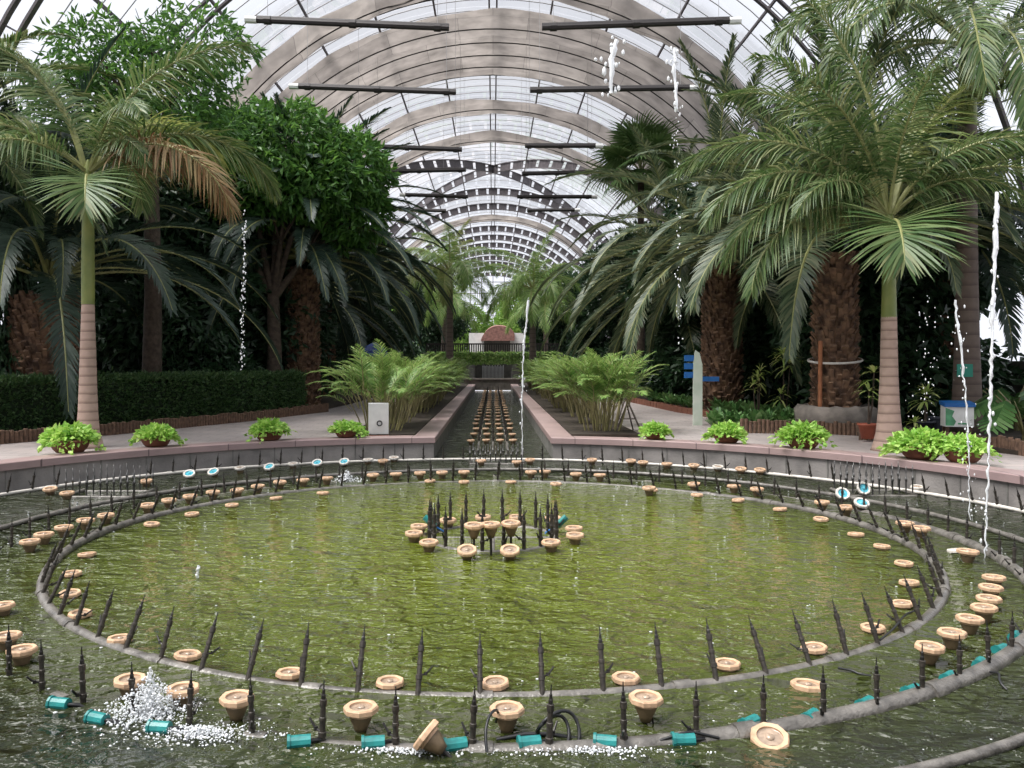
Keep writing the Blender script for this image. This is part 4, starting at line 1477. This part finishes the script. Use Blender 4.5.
BT = [(-10.3, 25.8, 7.0, 'dark leafy tree filling the gap behind the middle of the hedge'), (-8.9, 29.5, 7.5, 'dark leafy tree close behind the long hedge'), (8.6, 31.0, 7.5, 'dark leafy tree between the sign palm and the far right palm'), (-12.2, 32.5, 9.5, 'tall dark leafy tree at the back left wall'), (-5.2, 68, 8, 'dark leafy tree left of the far footbridge'), (5.4, 68, 8, 'dark leafy tree right of the far footbridge'), (12.2, 33.5, 9.0, 'tall dark leafy tree at the back right wall'), (-11.9, 20.0, 7.0, 'narrow dark leafy tree at the left edge beyond the hedge'), (-12.6, 27, 8.5, 'dark leafy tree deep behind the left date palm'), (-9.6, 31, 8.0, 'dark leafy tree behind the bright round tree'), (-10.5, 38, 8.5, 'dark leafy tree at the back of the left bed'),
      (-8.3, 46, 8.0, 'dark leafy tree far down the left bed'), (-8.0, 56, 8.5, 'dark leafy tree at the far end of the left bed'), (12.0, 29, 8.5, 'dark leafy tree behind the grey trunked palm'), (10.6, 29.5, 8.0, 'dark leafy tree behind the strapped date palm'),
      (10.6, 38, 8.5, 'dark leafy tree at the back of the right bed'), (8.3, 46, 8.0, 'dark leafy tree far down the right bed'), (8.2, 56, 8.5, 'dark leafy tree at the far end of the right bed'), (13.0, 23.0, 7.0, 'dark leafy tree at the right edge behind the beds')]
proto = None
for i, (x, y, H, lab) in enumerate(BT):
    x = x if lab.startswith('narrow') else max(-11.0, min(11.0, x))
    if proto is None:
        lumps = [((0, 0, 6.0), (2.0, 2.0, 1.8)), ((1.3, .4, 4.4), (1.9, 1.9, 1.7)), ((-1.4, -.3, 4.5), (1.8, 1.8, 1.7)), ((.2, -.8, 2.6), (2.4, 1.9, 1.5)), ((-.6, .5, 1.2), (2.4, 2.0, 1.2)), ((1.0, -.4, 1.0), (2.2, 1.8, 1.1))]
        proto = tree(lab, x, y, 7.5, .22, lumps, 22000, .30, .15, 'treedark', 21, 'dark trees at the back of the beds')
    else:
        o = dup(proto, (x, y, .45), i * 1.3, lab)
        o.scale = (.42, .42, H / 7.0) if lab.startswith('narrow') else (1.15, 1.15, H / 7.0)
LT = [(-2.4, 92, 12, 'bright green tree at the end of the vista, above the shelter'), (2.4, 98, 12, 'bright green tree at the end of the vista, right of the shelter'), (-7, 78, 10, 'leafy tree in the far distance left of the vista'), (7, 80, 10, 'leafy tree in the far distance right of the vista'),
      (-6, 100, 9, 'leafy tree at the far end of the hall on the left'), (6.4, 104, 9, 'leafy tree at the far end of the hall on the right')]
proto2 = None
for i, (x, y, H, lab) in enumerate(LT):
    if proto2 is None:
        lumps = [((0, 0, 5.5), (2.4, 2.2, 2.0)), ((1.3, 0, 3.6), (2.0, 2.0, 1.9)), ((-1.4, 0, 3.4), (2.2, 2.0, 2.0))]
        proto2 = tree(lab, x, y, 7, .2, lumps, 5000, .42, .18, 'treelight', 31, 'trees at the far end of the hall')
    else:
        o = dup(proto2, (x, y, .45), i * 1.1, lab)
        o.scale = (1, 1, H / 9)

# --- areca clumps in the strips beside the canal
def areca_clump(label, x, y, seed, n=30, s=1.0):
    r_ = random.Random(seed)
    t = thing('areca_palm', label, 'areca palm', (x, y, .46), 0, 'areca palms along the canal')
    m = MB()
    tops = []
    for i in range(24):
        a, d = r_.uniform(0, 6.28), r_.uniform(.05, .45)
        b_ = np.array((d * math.cos(a), d * math.sin(a), -.05))
        e = b_ + np.array((.25 * math.cos(a) * d / .4, .25 * math.sin(a) * d / .4, r_.uniform(.55, 1.05)))
        m.tube([b_, (b_ + e) / 2 + np.array((.02, 0, 0)), e], [.020, .017, .012], 6)
        tops.append(e)
    obj('canes', m, M['cane'], t, True)
    for i in range(n):
        e = tops[i % len(tops)]
        az = math.atan2(e[1], e[0]) + r_.uniform(-.9, .9)
        o = link('frond', areca_frond(r_.choice((45, 60, 75, 75, 75, 90)), i), t, tuple(e * np.array((1, 1, r_.uniform(.6, 1)))))
        o.rotation_euler = (0, 0, az)
        k_ = r_.uniform(.7, 1.0) * s
        o.scale = (k_,) * 3
    return t


PA = {}
for s, nm in ((-1, 'left'), (1, 'right')):
    for i in range(15):
        x, y = s * (2.42 + rnd.uniform(-.12, .12)), 18.75 + i * 2.25 + rnd.uniform(-.2, .2)
        lab = '%s areca palm clump from the pool in the strip %s of the canal' % (nth(i + 1), nm)
        if i < 3:
            PA[(s, i)] = areca_clump(lab, x, y, 40 + i * 2 + s, 72 if i == 0 else 52, 1.0)
        else:
            o = dup(PA[(s, i % 3)], (x, y, .46), i * 1.7, lab)
            o.scale = (1, 1, 1)
            o.scale = (.9 + .02 * (i % 3),) * 3

# --- hedge on the left with low log edging
def hedge(label, path, wdt, h, n, seed):
    g = np.random.default_rng(seed)
    P_ = np.array(path)
    seg = np.linalg.norm(np.diff(P_, axis=0), axis=1)
    s = np.concatenate([[0], np.cumsum(seg)])
    t = thing('hedge', label, 'hedge', (P_[0][0], P_[0][1], .45))
    o = np.array((P_[0][0], P_[0][1], 0))
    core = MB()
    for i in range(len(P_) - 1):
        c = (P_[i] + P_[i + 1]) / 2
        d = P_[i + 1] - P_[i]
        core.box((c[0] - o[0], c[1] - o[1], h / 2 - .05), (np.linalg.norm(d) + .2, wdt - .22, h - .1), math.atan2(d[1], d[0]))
    obj('shaded_core', core, M['hedgecore'], t)  # solid dark box behind the leaves, its colour painting the shaded inside
    q = g.uniform(0, s[-1], n)
    base = np.stack([np.interp(q, s, P_[:, 0]), np.interp(q, s, P_[:, 1])], 1)
    idx = np.clip(np.searchsorted(s, q) - 1, 0, len(seg) - 1)
    tn = (np.diff(P_, axis=0) / seg[:, None])[idx]
    nr = np.stack([-tn[:, 1], tn[:, 0]], 1)
    top = g.random(n) < .34
    off = np.where(top, g.uniform(-.5, .5, n) * wdt, np.where(g.random(n) < .3, -.5, .5) * wdt * g.uniform(.82, 1.04, n))
    # the side that faces the pool is -normal; both sides get leaves
    z = np.where(top, h + g.normal(0, .05, n), g.uniform(.02, 1, n) * h)
    P3 = np.stack([base[:, 0] + nr[:, 0] * off - o[0], base[:, 1] + nr[:, 1] * off - o[1], z], 1)
    D = np.stack([nr[:, 0] * np.sign(off), nr[:, 1] * np.sign(off), np.full(n, .2)], 1) * np.where(top, .3, 1)[:, None] + np.stack([np.zeros(n), np.zeros(n), np.where(top, 1.0, .0)], 1) + g.normal(0, .55, (n, 3))
    m = MB()
    leaves(m, P3, D, .10, .055, g)
    ends = MB()
    obj('foliage', m, M['hedge'], t)
    return t


HL = [(-13.2, 14.4), (-12.0, 16.6), (-10.4, 18.6), (-8.8, 21.0), (-7.4, 23.9), (-6.4, 26.6)]
hedge('long clipped dark green hedge behind the left side of the pool', [(x * 1.0, y + .6) for x, y in HL], .9, 1.10, 46000, 5)


def log_edge(label, path, h=.24, seed=0, r=.045, m='log'):
    r_ = random.Random(seed)
    P_ = np.array(path, dtype=float)
    seg = np.linalg.norm(np.diff(P_, axis=0), axis=1)
    s = np.concatenate([[0], np.cumsum(seg)])
    mb_ = MB()
    for q in np.arange(0, s[-1], r * 2.05):
        x, y = np.interp(q, s, P_[:, 0]), np.interp(q, s, P_[:, 1])
        hh = h * r_.uniform(.88, 1.08)
        mb_.lathe([(r, -.08), (r, hh - .008), (r * .8, hh), (.001, hh)], 7, (x - P_[0][0], y - P_[0][1], 0))
    o = obj('log_edging', mb_, M[m], None, False, (P_[0][0], P_[0][1], ZP))
    tag(o, label, 'garden edging', 'low palisades of upright logs')


log_edge('low dark log edging along the foot of the left hedge', [(x + .35, y - .10) for x, y in BEDL[1:6]], .26, 1)
log_edge('short log edging before the small leafy bed at the right', [gp(742, 433, ZP)[:2], gp(803, 434, ZP)[:2]], .30, 2)
log_edge('log edging before the stone ring of the strapped palm', [gp(806, 433, ZP)[:2], gp(862, 436, ZP)[:2]], .28, 3)
log_edge('log edging beside the red pot, left of the right royal palm', [gp(861, 440, ZP)[:2], gp(882, 441, ZP)[:2]], .28, 4)
log_edge('log edging from the info box to the right edge', [gp(905, 444, ZP)[:2], gp(1000, 452, ZP)[:2], gp(1060, 462, ZP)[:2]], .28, 5)
# brick kerb along the right path
mb = MB()
r_ = random.Random(5)
P_ = np.array(BEDR[4:9])
seg = np.linalg.norm(np.diff(P_, axis=0), axis=1)
s = np.concatenate([[0], np.cumsum(seg)])
for q in np.arange(0, 16, .42):
    x, y = np.interp(q, s, P_[:, 0]), np.interp(q, s, P_[:, 1])
    x2, y2 = np.interp(q + .4, s, P_[:, 0]), np.interp(q + .4, s, P_[:, 1])
    mb.box(((x + x2) / 2 - .06, (y + y2) / 2, ZP + .07), (.38, .16, .22 + r_.uniform(-.03, .03)), math.atan2(y2 - y, x2 - x) + r_.uniform(-.05, .05))
struct('trim_path_edge', mb, M['terracotta'])

# --- potted plants on the coping
def pot_plant_meshes(seed, wide):
    g = np.random.default_rng(seed)
    m = MB()
    n = 620
    u = g.normal(0, 1, (n, 3))
    u[:, 2] = np.abs(u[:, 2])
    u /= np.linalg.norm(u, axis=1)[:, None]
    P_ = u * np.array((.40 * wide, .36, .30)) * g.uniform(.55, 1.0, n)[:, None] + np.array((0, 0, .20))
    D = u * np.array((1, 1, .5)) + g.normal(0, .45, (n, 3)) + np.array((0, 0, -.15))
    leaves(m, P_, D, .13, .085, g, .12)
    # hanging strands over the rim
    for _ in range(9):
        a = g.uniform(0, 6.28)
        k_ = g.uniform(.2, .9)
        for j in range(9):
            c = np.array([(.36 * wide * math.cos(a), .32 * math.sin(a), .24 - .27 * k_ * j / 9)]) + g.normal(0, .03, (1, 3)) + np.array([(.02 * j * math.cos(a), .02 * j * math.sin(a), 0)])
            leaves(m, c, np.array([(math.cos(a), math.sin(a), -.6)]) + g.normal(0, .4, (1, 3)), .11, .075, g, .12)
    return m.mesh('foliage', M['pothos'])


PF = [pot_plant_meshes(i, 1.0 + .12 * (i % 2)) for i in range(4)]
PB = MB().lathe([(.001, .0), (.20, .0), (.25, .06), (.31, .19), (.325, .20), (.325, .235), (.29, .235), (.28, .19), (.001, .18)], 24).mesh('pot', M['terracotta'], True)
PP = [(70, 449, 1.15, 'bushy pale green pot plant at the foot of the left royal palm'), (156, 444, .95, 'trailing pot plant in a brown bowl before the hedge'), (269, 438, .98, 'pot plant second from the canal on the left coping'), (346, 435, .80, 'small pot plant nearest the canal on the left coping'),
      (655, 436, .80, 'small pot plant nearest the canal on the right coping'), (727, 440, .92, 'pot plant in a brown bowl, second from the canal on the right coping'), (803, 446, 1.08, 'spreading pot plant before the log edging and stone ring'),
      (921, 458, 1.12, 'bushy pot plant just right of the right royal palm trunk'), (963, 460, 1.0, 'bushy pot plant standing before the info box')]
for i, (u, v, s, lab) in enumerate(PP):
    x, y, _ = gp(u, v, ZC)
    d = math.hypot(x - PC[0], y - PC[1])
    k_ = (PR + .27) / d
    x, y = PC[0] + (x - PC[0]) * k_, PC[1] + (y - PC[1]) * k_
    x = (u - CXP) * y / F
    t = thing('pot_plant', lab, 'pot plant', (x, y, ZC), i * 2.1, 'pot plants on the pool coping')
    t.scale = (s * .92, s * .92, s * .80)
    link('pot', PB, t)
    link('foliage', PF[i % 4], t)


# --- strap-leaved rosettes: dracaenas, bed plants
def rosette(mb_, c, n, ln, wd, g, el=(10, 80), droop=.5, mi=0):
    for i in range(n):
        a = g.uniform(0, 2 * PI)
        e = math.radians(g.uniform(*el))
        d = np.array((math.cos(a) * math.cos(e), math.sin(a) * math.cos(e), math.sin(e)))
        wv = np.array((-math.sin(a), math.cos(a), 0))
        l = ln * g.uniform(.7, 1.1)
        V = []
        for t_, h in ((0, .4), (.35, 1), (.72, .8), (1, .04)):
            p_ = np.array(c) + d * l * t_ - np.array((0, 0, 1)) * droop * l * t_ ** 2
            V += [p_ + wv * wd / 2 * h, p_ - wv * wd / 2 * h]
        mb_.raw(V, [(0, 1, 3, 2), (2, 3, 5, 4), (4, 5, 7, 6)], mi)


def dracaena(label, x, y, z, heads, pot=None, seed=0, ln=.5, m='dracaena'):
    g = np.random.default_rng(seed)
    t = thing('dracaena', label, 'dracaena', (x, y, z), 0, 'cane plants in the right bed')
    st, fo_ = MB(), MB()
    z0 = .24 if pot else -.05
    for hx, hy, hz, n in heads:
        st.tube([(0.04 * hx, 0, z0 - .06), (hx * .7, hy * .7, hz * .5), (hx, hy, hz)], [.022, .018, .014], 6)
        rosette(fo_, (hx, hy, hz), n, ln, .05, g, (5, 85), .45)
        rosette(fo_, (hx, hy, hz - .14), n // 2, ln, .05, g, (-10, 45), .55)
    obj('cane', st, M['bark'], t, True)
    obj('leaves', fo_, M[m], t)
    if pot:
        obj('pot', MB().lathe([(.001, 0), (.13, 0), (.18, .26), (.205, .265), (.205, .30), (.17, .30), (.165, .26), (.001, .25)], 18), M[pot], t, True)
    return t


x, y, _ = at(783, 423, 21.3)
dracaena('tallest pale striped cane plant in the leafy bed left of the strapped palm', x, 21.3, .45, [(.02, 0, 1.72, 34), (.22, .1, 1.55, 22), (-.06, 0, .72, 14)], None, 1)
x, y, _ = at(758, 420, 21.6)
dracaena('smaller pale cane plant left of the tallest one', x, 21.6, .45, [(0, 0, 1.12, 16), (-.12, 0, .95, 12), (.06, .0, 1.3, 10)], None, 2, .4)
x, y, _ = at(868, 432, 16.9)
dracaena('thin cane plant in a red pot behind the right royal palm', x, 16.9, .45, [(0.02, 0, .95, 14), (.12, 0, 1.32, 12)], 'redpot', 3, .38)
x, y, _ = at(925, 432, 17.6)
dracaena('pale cane plant in a dark pot right of the royal palm trunk', x, 17.6, .45, [(0, 0, .85, 24), (.08, .05, .9, 12)], 'darkpot', 4, .4)
x, y, _ = at(915, 440, 16.6)
dracaena('short striped plant on the soil between royal palm and dark pot', x, 16.6, .45, [(0, 0, .34, 16)], None, 5, .32)
t = thing('plant_pot', 'grey ribbed pot standing empty between dark pot and info box', 'pot', ((938 - CXP) * 17.7 / F, 17.7, .45))
obj('body', MB().lathe([(.001, 0), (.15, 0), (.17, .10), (.18, .2), (.19, .34)], 18), M['darkpot'], t, True)
obj('rim', MB().lathe([(.19, .33), (.22, .34), (.22, .385), (.18, .385), (.175, .33)], 18), M['darkpot'], t, True)

# leafy bed plants
def bed_plant_mesh(seed, ln=.48, wd=.13, n=26):
    g = np.random.default_rng(seed)
    m = MB()
    rosette(m, (0, 0, 0.02), n, ln, wd, g, (35, 85), .28)
    return m.mesh('foliage', M['bed'])


BM_ = [bed_plant_mesh(i) for i in range(3)]
STM = MB()
for a in range(5):
    STM.tube([(.03 * math.cos(a * 1.26), .03 * math.sin(a * 1.26), -.05), (.05 * math.cos(a * 1.26), .05 * math.sin(a * 1.26), .14)], .012, 5)
STM = STM.mesh('stalks', M['cane'])
spots = []
for u in np.arange(712, 808, 9):
    spots.append((u + rnd.uniform(-2, 2), 19.6 + rnd.uniform(-.2, .2)))
for u in np.arange(716, 806, 11):
    spots.append((u + rnd.uniform(-2, 2), 20.5 + rnd.uniform(-.2, .2)))
near_ = sorted((u, Y) for u, Y in spots if Y < 20.1)
back_ = sorted((u, Y) for u, Y in spots if Y >= 20.1)
far_ = []
for i in range(16):
    Y = 21.3 + i * .72
    far_.append((CXP + F / Y * (np.interp(Y, [20.3, 22.8, 26.5, 33], [7.0, 6.5, 5.9, 5.5]) + .45), Y))
for lst, lab in ((near_, 'broad leaved bed plant, %s from the left in the row behind the log edging'), (back_, 'broad leaved bed plant, %s from the left in the second row behind the log edging'),
                 (far_, 'dark broad leaved bed plant, %s from the blue sign end along the right path')):
    for i, (u, Y) in enumerate(lst):
        t = thing('bed_plant', lab % nth(i + 1), 'bed plant', ((u - CXP) * Y / F, Y, .47), rnd.uniform(0, 6), 'broad leaved plants of the right bed')
        k_ = rnd.uniform(.95, 1.25) * (1.15 if lst is far_ else 1)
        t.scale = (k_,) * 3
        link('foliage', BM_[i % 3], t)
        link('stalks', STM, t)

# big lobed leaves at the right edge
def big_leaf_mesh(seed):
    g = np.random.default_rng(seed)
    m = MB()
    m.tube([(0, 0, 0), (.25, 0, .5), (.55, 0, .8)], [.022, .018, .012], 6, mi=1)
    # blade with notched lobes
    L, W = .75, .62
    c = np.array((.55, 0, .8))
    ax = np.array((.80, 0, -.6))
    nlob = 9
    for sd in (-1, 1):
        for i in range(nlob):
            t0, t1 = i / nlob, (i + .8) / nlob
            wmid = W * .5 * math.sin(PI * (.12 + .86 * (t0 + t1) / 2)) ** .7 * g.uniform(.9, 1.08)
            a0, a1 = c + ax * L * t0, c + ax * L * (t1 + .02)
            out = np.array((.25, sd, -.28))
            e0, e1 = a0 + out * wmid + ax * .06, a1 + out * wmid * .95 + ax * .04
            mm = (a0 + a1) / 2 + out * wmid * 1.12 + ax * .07
            m.raw([a0, a1, e1, mm, e0], [(0, 1, 2, 3, 4)], 0)
    return m.mesh('leaf', [M['bed'], M['cane']])


BL = [big_leaf_mesh(i) for i in range(2)]
for lab, u, Y, s, n in (('big lobed leaf plant at the right edge by the log edging', 1024, 16.2, .95, 10), ('big lobed leaf plant at the right edge, farther back under the palms', 1016, 18.6, 1.1, 9)):
    t = thing('lobed_leaf_plant', lab, 'plant', ((u - CXP) * Y / F, Y, .45), 0, 'big lobed leaf plants')
    obj('stem', MB().tube([(0, 0, -.08), (.02, 0, .12), (0, 0, .25)], .05, 8), M['cane'], t)
    for i in range(n):
        o = link('leaf', BL[i % 2], t, (0, 0, rnd.uniform(.05, .2)))
        o.rotation_euler = (0, rnd.uniform(-.25, .2), i * 2.4 + .4)
        k_ = s * rnd.uniform(.75, 1.1)
        o.scale = (k_,) * 3

# stone ring of the strapped palm, its strap and stake
mb = MB()
r_ = random.Random(9)
prof = [(.80, 0), (.86, .12), (.90, .30), (.88, .46), (.80, .54), (.68, .50), (.60, .36), (.01, .36)]
seg = 36
V = []
for pr, pz in prof:
    for k_ in range(seg):
        a = 2 * PI * k_ / seg
        q = pr * (1 + .03 * math.sin(a * 5 + pz * 9) + r_.uniform(-.02, .02)) if pr > .1 else pr
        V.append((q * math.cos(a), q * math.sin(a), pz + (r_.uniform(-.02, .02) if pz > 0 else -.03)))
mb.raw(V, [(i * seg + k_, i * seg + (k_ + 1) % seg, (i + 1) * seg + (k_ + 1) % seg, (i + 1) * seg + k_) for i in range(len(prof) - 1) for k_ in range(seg)])
t = tag(obj('stone_ring', mb, M['stone'], None, True, (7.85, 19.4, .45)), 'rough round stone planter ring at the foot of the strapped palm', 'planter')
mb = MB().tube([(7.85 + .575 * math.cos(a), 19.4 + .575 * math.sin(a), 2.02 + .07 * math.sin(a) + .03 * math.cos(a)) for a in np.linspace(0, 2 * PI, 40)][:-1], .028, 6, closed=True)
tag(obj('trunk_strap', mb, M['rope'], None, True), 'pale strap wound round the thick date palm trunk', 'strap')
mb = MB().tube([(7.36, 19.02, .95), (7.37, 19.02, 2.45)], .05, 8)
tag(obj('wooden_stake', mb, M['stake'], None, True), 'orange brown stake strapped upright against the thick date palm', 'stake')

# ================================================================== SIGNS AND SMALL THINGS
# info box at the right
bx, by = (957 - CXP) * 16.2 / F, 16.2
t = thing('info_box', 'white info box with blue top and green print on wooden legs', 'sign box', (bx, by, ZP + .06), math.radians(-12))
obj('casing', MB().box((0, .0, .50), (.50, .30, .40)), M['white'], t)
obj('lid', MB().box((0, -.01, .73), (.54, .36, .075), R=Matrix.Rotation(.10, 4, 'X')), M['blue'], t)
m = MB()
m.raw([(-.245, -.153, .32), (-.10, -.153, .32), (-.06, -.153, .40), (-.13, -.153, .50), (-.09, -.153, .60), (-.245, -.153, .66)], [(0, 1, 2, 3, 4, 5)])
m.box((.05, -.152, .36), (.16, .004, .03))
obj('green_print', m, M['leafprint'], t)
for sx in (-.2, .2):
    for sy in (-.1, .1):
        obj('leg', MB().box((sx, sy, .14), (.05, .05, .36)), M['log'], t)

# blue direction sign
sx, sy = (697 - CXP) * 21.2 / F, 21.2
t = thing('direction_sign', 'pale pointed sign post with blue arms beside the right path', 'sign', (sx, sy, .45))
m = MB()
m.raw([(-.10, -.03, -.1), (.13, -.03, -.1), (.13, -.03, 1.45), (0.06, -.03, 1.75), (-.04, -.03, 1.82), (-.10, -.03, 1.5), (-.10, .03, -.1), (.13, .03, -.1), (.13, .03, 1.45), (0.06, .03, 1.75), (-.04, .03, 1.82), (-.10, .03, 1.5)],
      [(0, 1, 2, 3, 4, 5)])
m.raw(m.v[0], [(11, 10, 9, 8, 7, 6)])
m.raw(m.v[0], [(i, (i + 1) % 6 + 6 * 0, (i + 1) % 6 + 6, i + 6) for i in range(6)])
obj('post', m, M['signpale'], t)
for z in (1.62, 1.42, 1.20):
    obj('arm', MB().box((-.20, 0, z), (.24, .05, .15)), M['blue'], t)
obj('arm', MB().box((.33, 0, 1.10), (.44, .05, .12)), M['blue'], t)

# left A-frame board
x, y, _ = gp(380, 433, ZP)
t = thing('folding_board', 'white folding board with a round black mark beside the left areca', 'sign board', (x + .1, 17.9, ZP), .15)
for s, nm in ((-1, 'front'), (1, 'back')):
    R = Matrix.Rotation(-s * .16, 4, 'X')
    obj('panel', MB().box((0, s * .13, .36), (.42, .02, .72), R=R), M['white'], t)
m = MB()
for i in range(18):
    a0 = 2 * PI * i / 18
    a1 = 2 * PI * (i + 1) / 18
    V = []
    for rr in (.035, .062):
        for a in (a0, a1):
            zz = .30 + rr * math.sin(a)
            V.append((.02 + rr * math.cos(a), -.147 - (.36 - zz) * .16 - .001, zz))
    m.raw(V, [(0, 1, 3, 2)])
obj('mark', m, M['ink'], t)
obj('foot', MB().box((0, -.19, .03), (.44, .05, .05)), M['terracotta'], t)

# right easel stand
x, y = (627 - CXP) * 19.3 / F, 19.3
t = thing('folding_stand', 'thin folding wooden stand on the right path by the areca', 'stand', (x, y, ZP))
for a, b_ in (((.28, -.30, 0), (-.04, 0, .82)), ((-.34, -.30, 0), (-.02, 0, .82)), ((-.18, .35, 0.0), (0, .02, .62)), ((.2, .35, 0), (0, .02, .62))):
    obj('leg', MB().tube([a, b_], .020, 6), M['wood'], t)
obj('crossbar', MB().tube([(.16, -.18, .30), (-.20, -.18, .30)], .014, 6), M['wood'], t)

# blue parasol down the left path
x, y, _ = at(374, 352, 33)
t = thing('blue_parasol', 'dark blue parasol far down the left path', 'parasol', (x, 33, ZP))
obj('canopy', MB().lathe([(.62, 1.60), (.62, 1.74), (.50, 2.0), (.30, 2.2), (.08, 2.32), (.01, 2.33)], 8), M['navy'], t)
obj('pole', MB().tube([(0, 0, 0), (0, 0, 2.3)], .025, 8), M['wood'], t)
obj('base', MB().lathe([(.001, 0), (.25, 0), (.25, .06), (.05, .10), (.001, .1)], 14), M['stone'], t)
x = (622 - CXP) * 34 / F

# ================================================================== END OF THE CANAL
mb = MB().box((0, CEND + .25, .40), (3.8, .5, .74)).box((0, CEND + .2, .79), (4.2, .7, .09))
struct('wall_canal_end', mb, M['stone'])
mb = MB()
mb.box((-3.1, 61, 1.2), (3.6, 1.2, 1.9)).box((3.1, 61, 1.2), (3.6, 1.2, 1.9)).box((0, 61, 2.35), (10, 1.4, .5)).box((0, 62.2, 1.2), (3.2, .4, 1.9))
struct('wall_bridge', mb, M['canalwall'])
t = thing('bridge_railing', 'dark slatted railing across the far footbridge', 'railing', (0, 60.5, 2.6))
obj('top_rail', MB().box((0, 0, .62), (9.6, .10, .10)), M['bar'], t)
m = MB()
for i in range(60):
    m.box((-4.75 + i * .161, 0, .28), (.085, .05, .66))
obj('slats', m, M['bar'], t)
g = np.random.default_rng(77)
m = MB()
n = 5200
P_ = np.stack([g.uniform(-4.6, 4.6, n), g.uniform(-.45, -.05, n) , g.uniform(-.62, .22, n)], 1)
leaves(m, P_, np.stack([g.normal(0, .5, n), np.full(n, -.8), g.normal(-.4, .5, n)], 1), .22, .10, g)
o = obj('hanging_foliage', m, M['areca'], None, False, (0, 60.3, 2.45))
tag(o, 'band of bright green foliage hanging over the far footbridge', 'hanging plants', kind='stuff')
# water curtain under the bridge
m = MB()
for i in range(16):
    x = -.75 + 1.5 * i / 15
    m.tube([(x, 0, 1.05 + .05 * math.sin(i * 3)), (x + .01, -.12, .6), (x, -.2, -.0)], [.035, .03, .04], 5)
o = obj('waterfall', m, M['spray'], None, True, (0, 61.6, .6))
tag(o, 'small white waterfall under the far footbridge', 'waterfall')
# shelter with humped brown roof
t = thing('shelter', 'small pale shelter with a humped reddish brown roof at the end of the vista', 'shelter', (.4, 74, .4))
obj('wall', MB().box((-1.85, 0, 2.1), (1.3, .5, 3.9)).box((1.75, 0, 2.1), (1.3, .5, 3.9)), M['white'], t)
obj('back_wall', MB().box((0, .6, 1.8), (2.6, .3, 3.3)), M['canalwall'], t)
m = MB()
na, nb = 20, 8
V = []
for j in range(nb + 1):
    yy = -1.0 + 2.4 * j / nb
    for i in range(na + 1):
        a = PI * i / na
        V.append((-1.45 * math.cos(a) + .1 * math.sin(a * 3), yy, 3.35 + (1.15 + .5 * (i / na) - .25 * abs(j / nb - .5)) * math.sin(a) ** .8))
m.raw(V, [(j * (na + 1) + i, j * (na + 1) + i + 1, (j + 1) * (na + 1) + i + 1, (j + 1) * (na + 1) + i) for j in range(nb) for i in range(na)])
fr0 = [tuple(V[i]) for i in range(na + 1)]
m.raw(fr0 + [(0, -1.0, 3.35)], [(i + 1, i, na + 1) for i in range(na)])
obj('roof', m, M['roofbrown'], t, True)
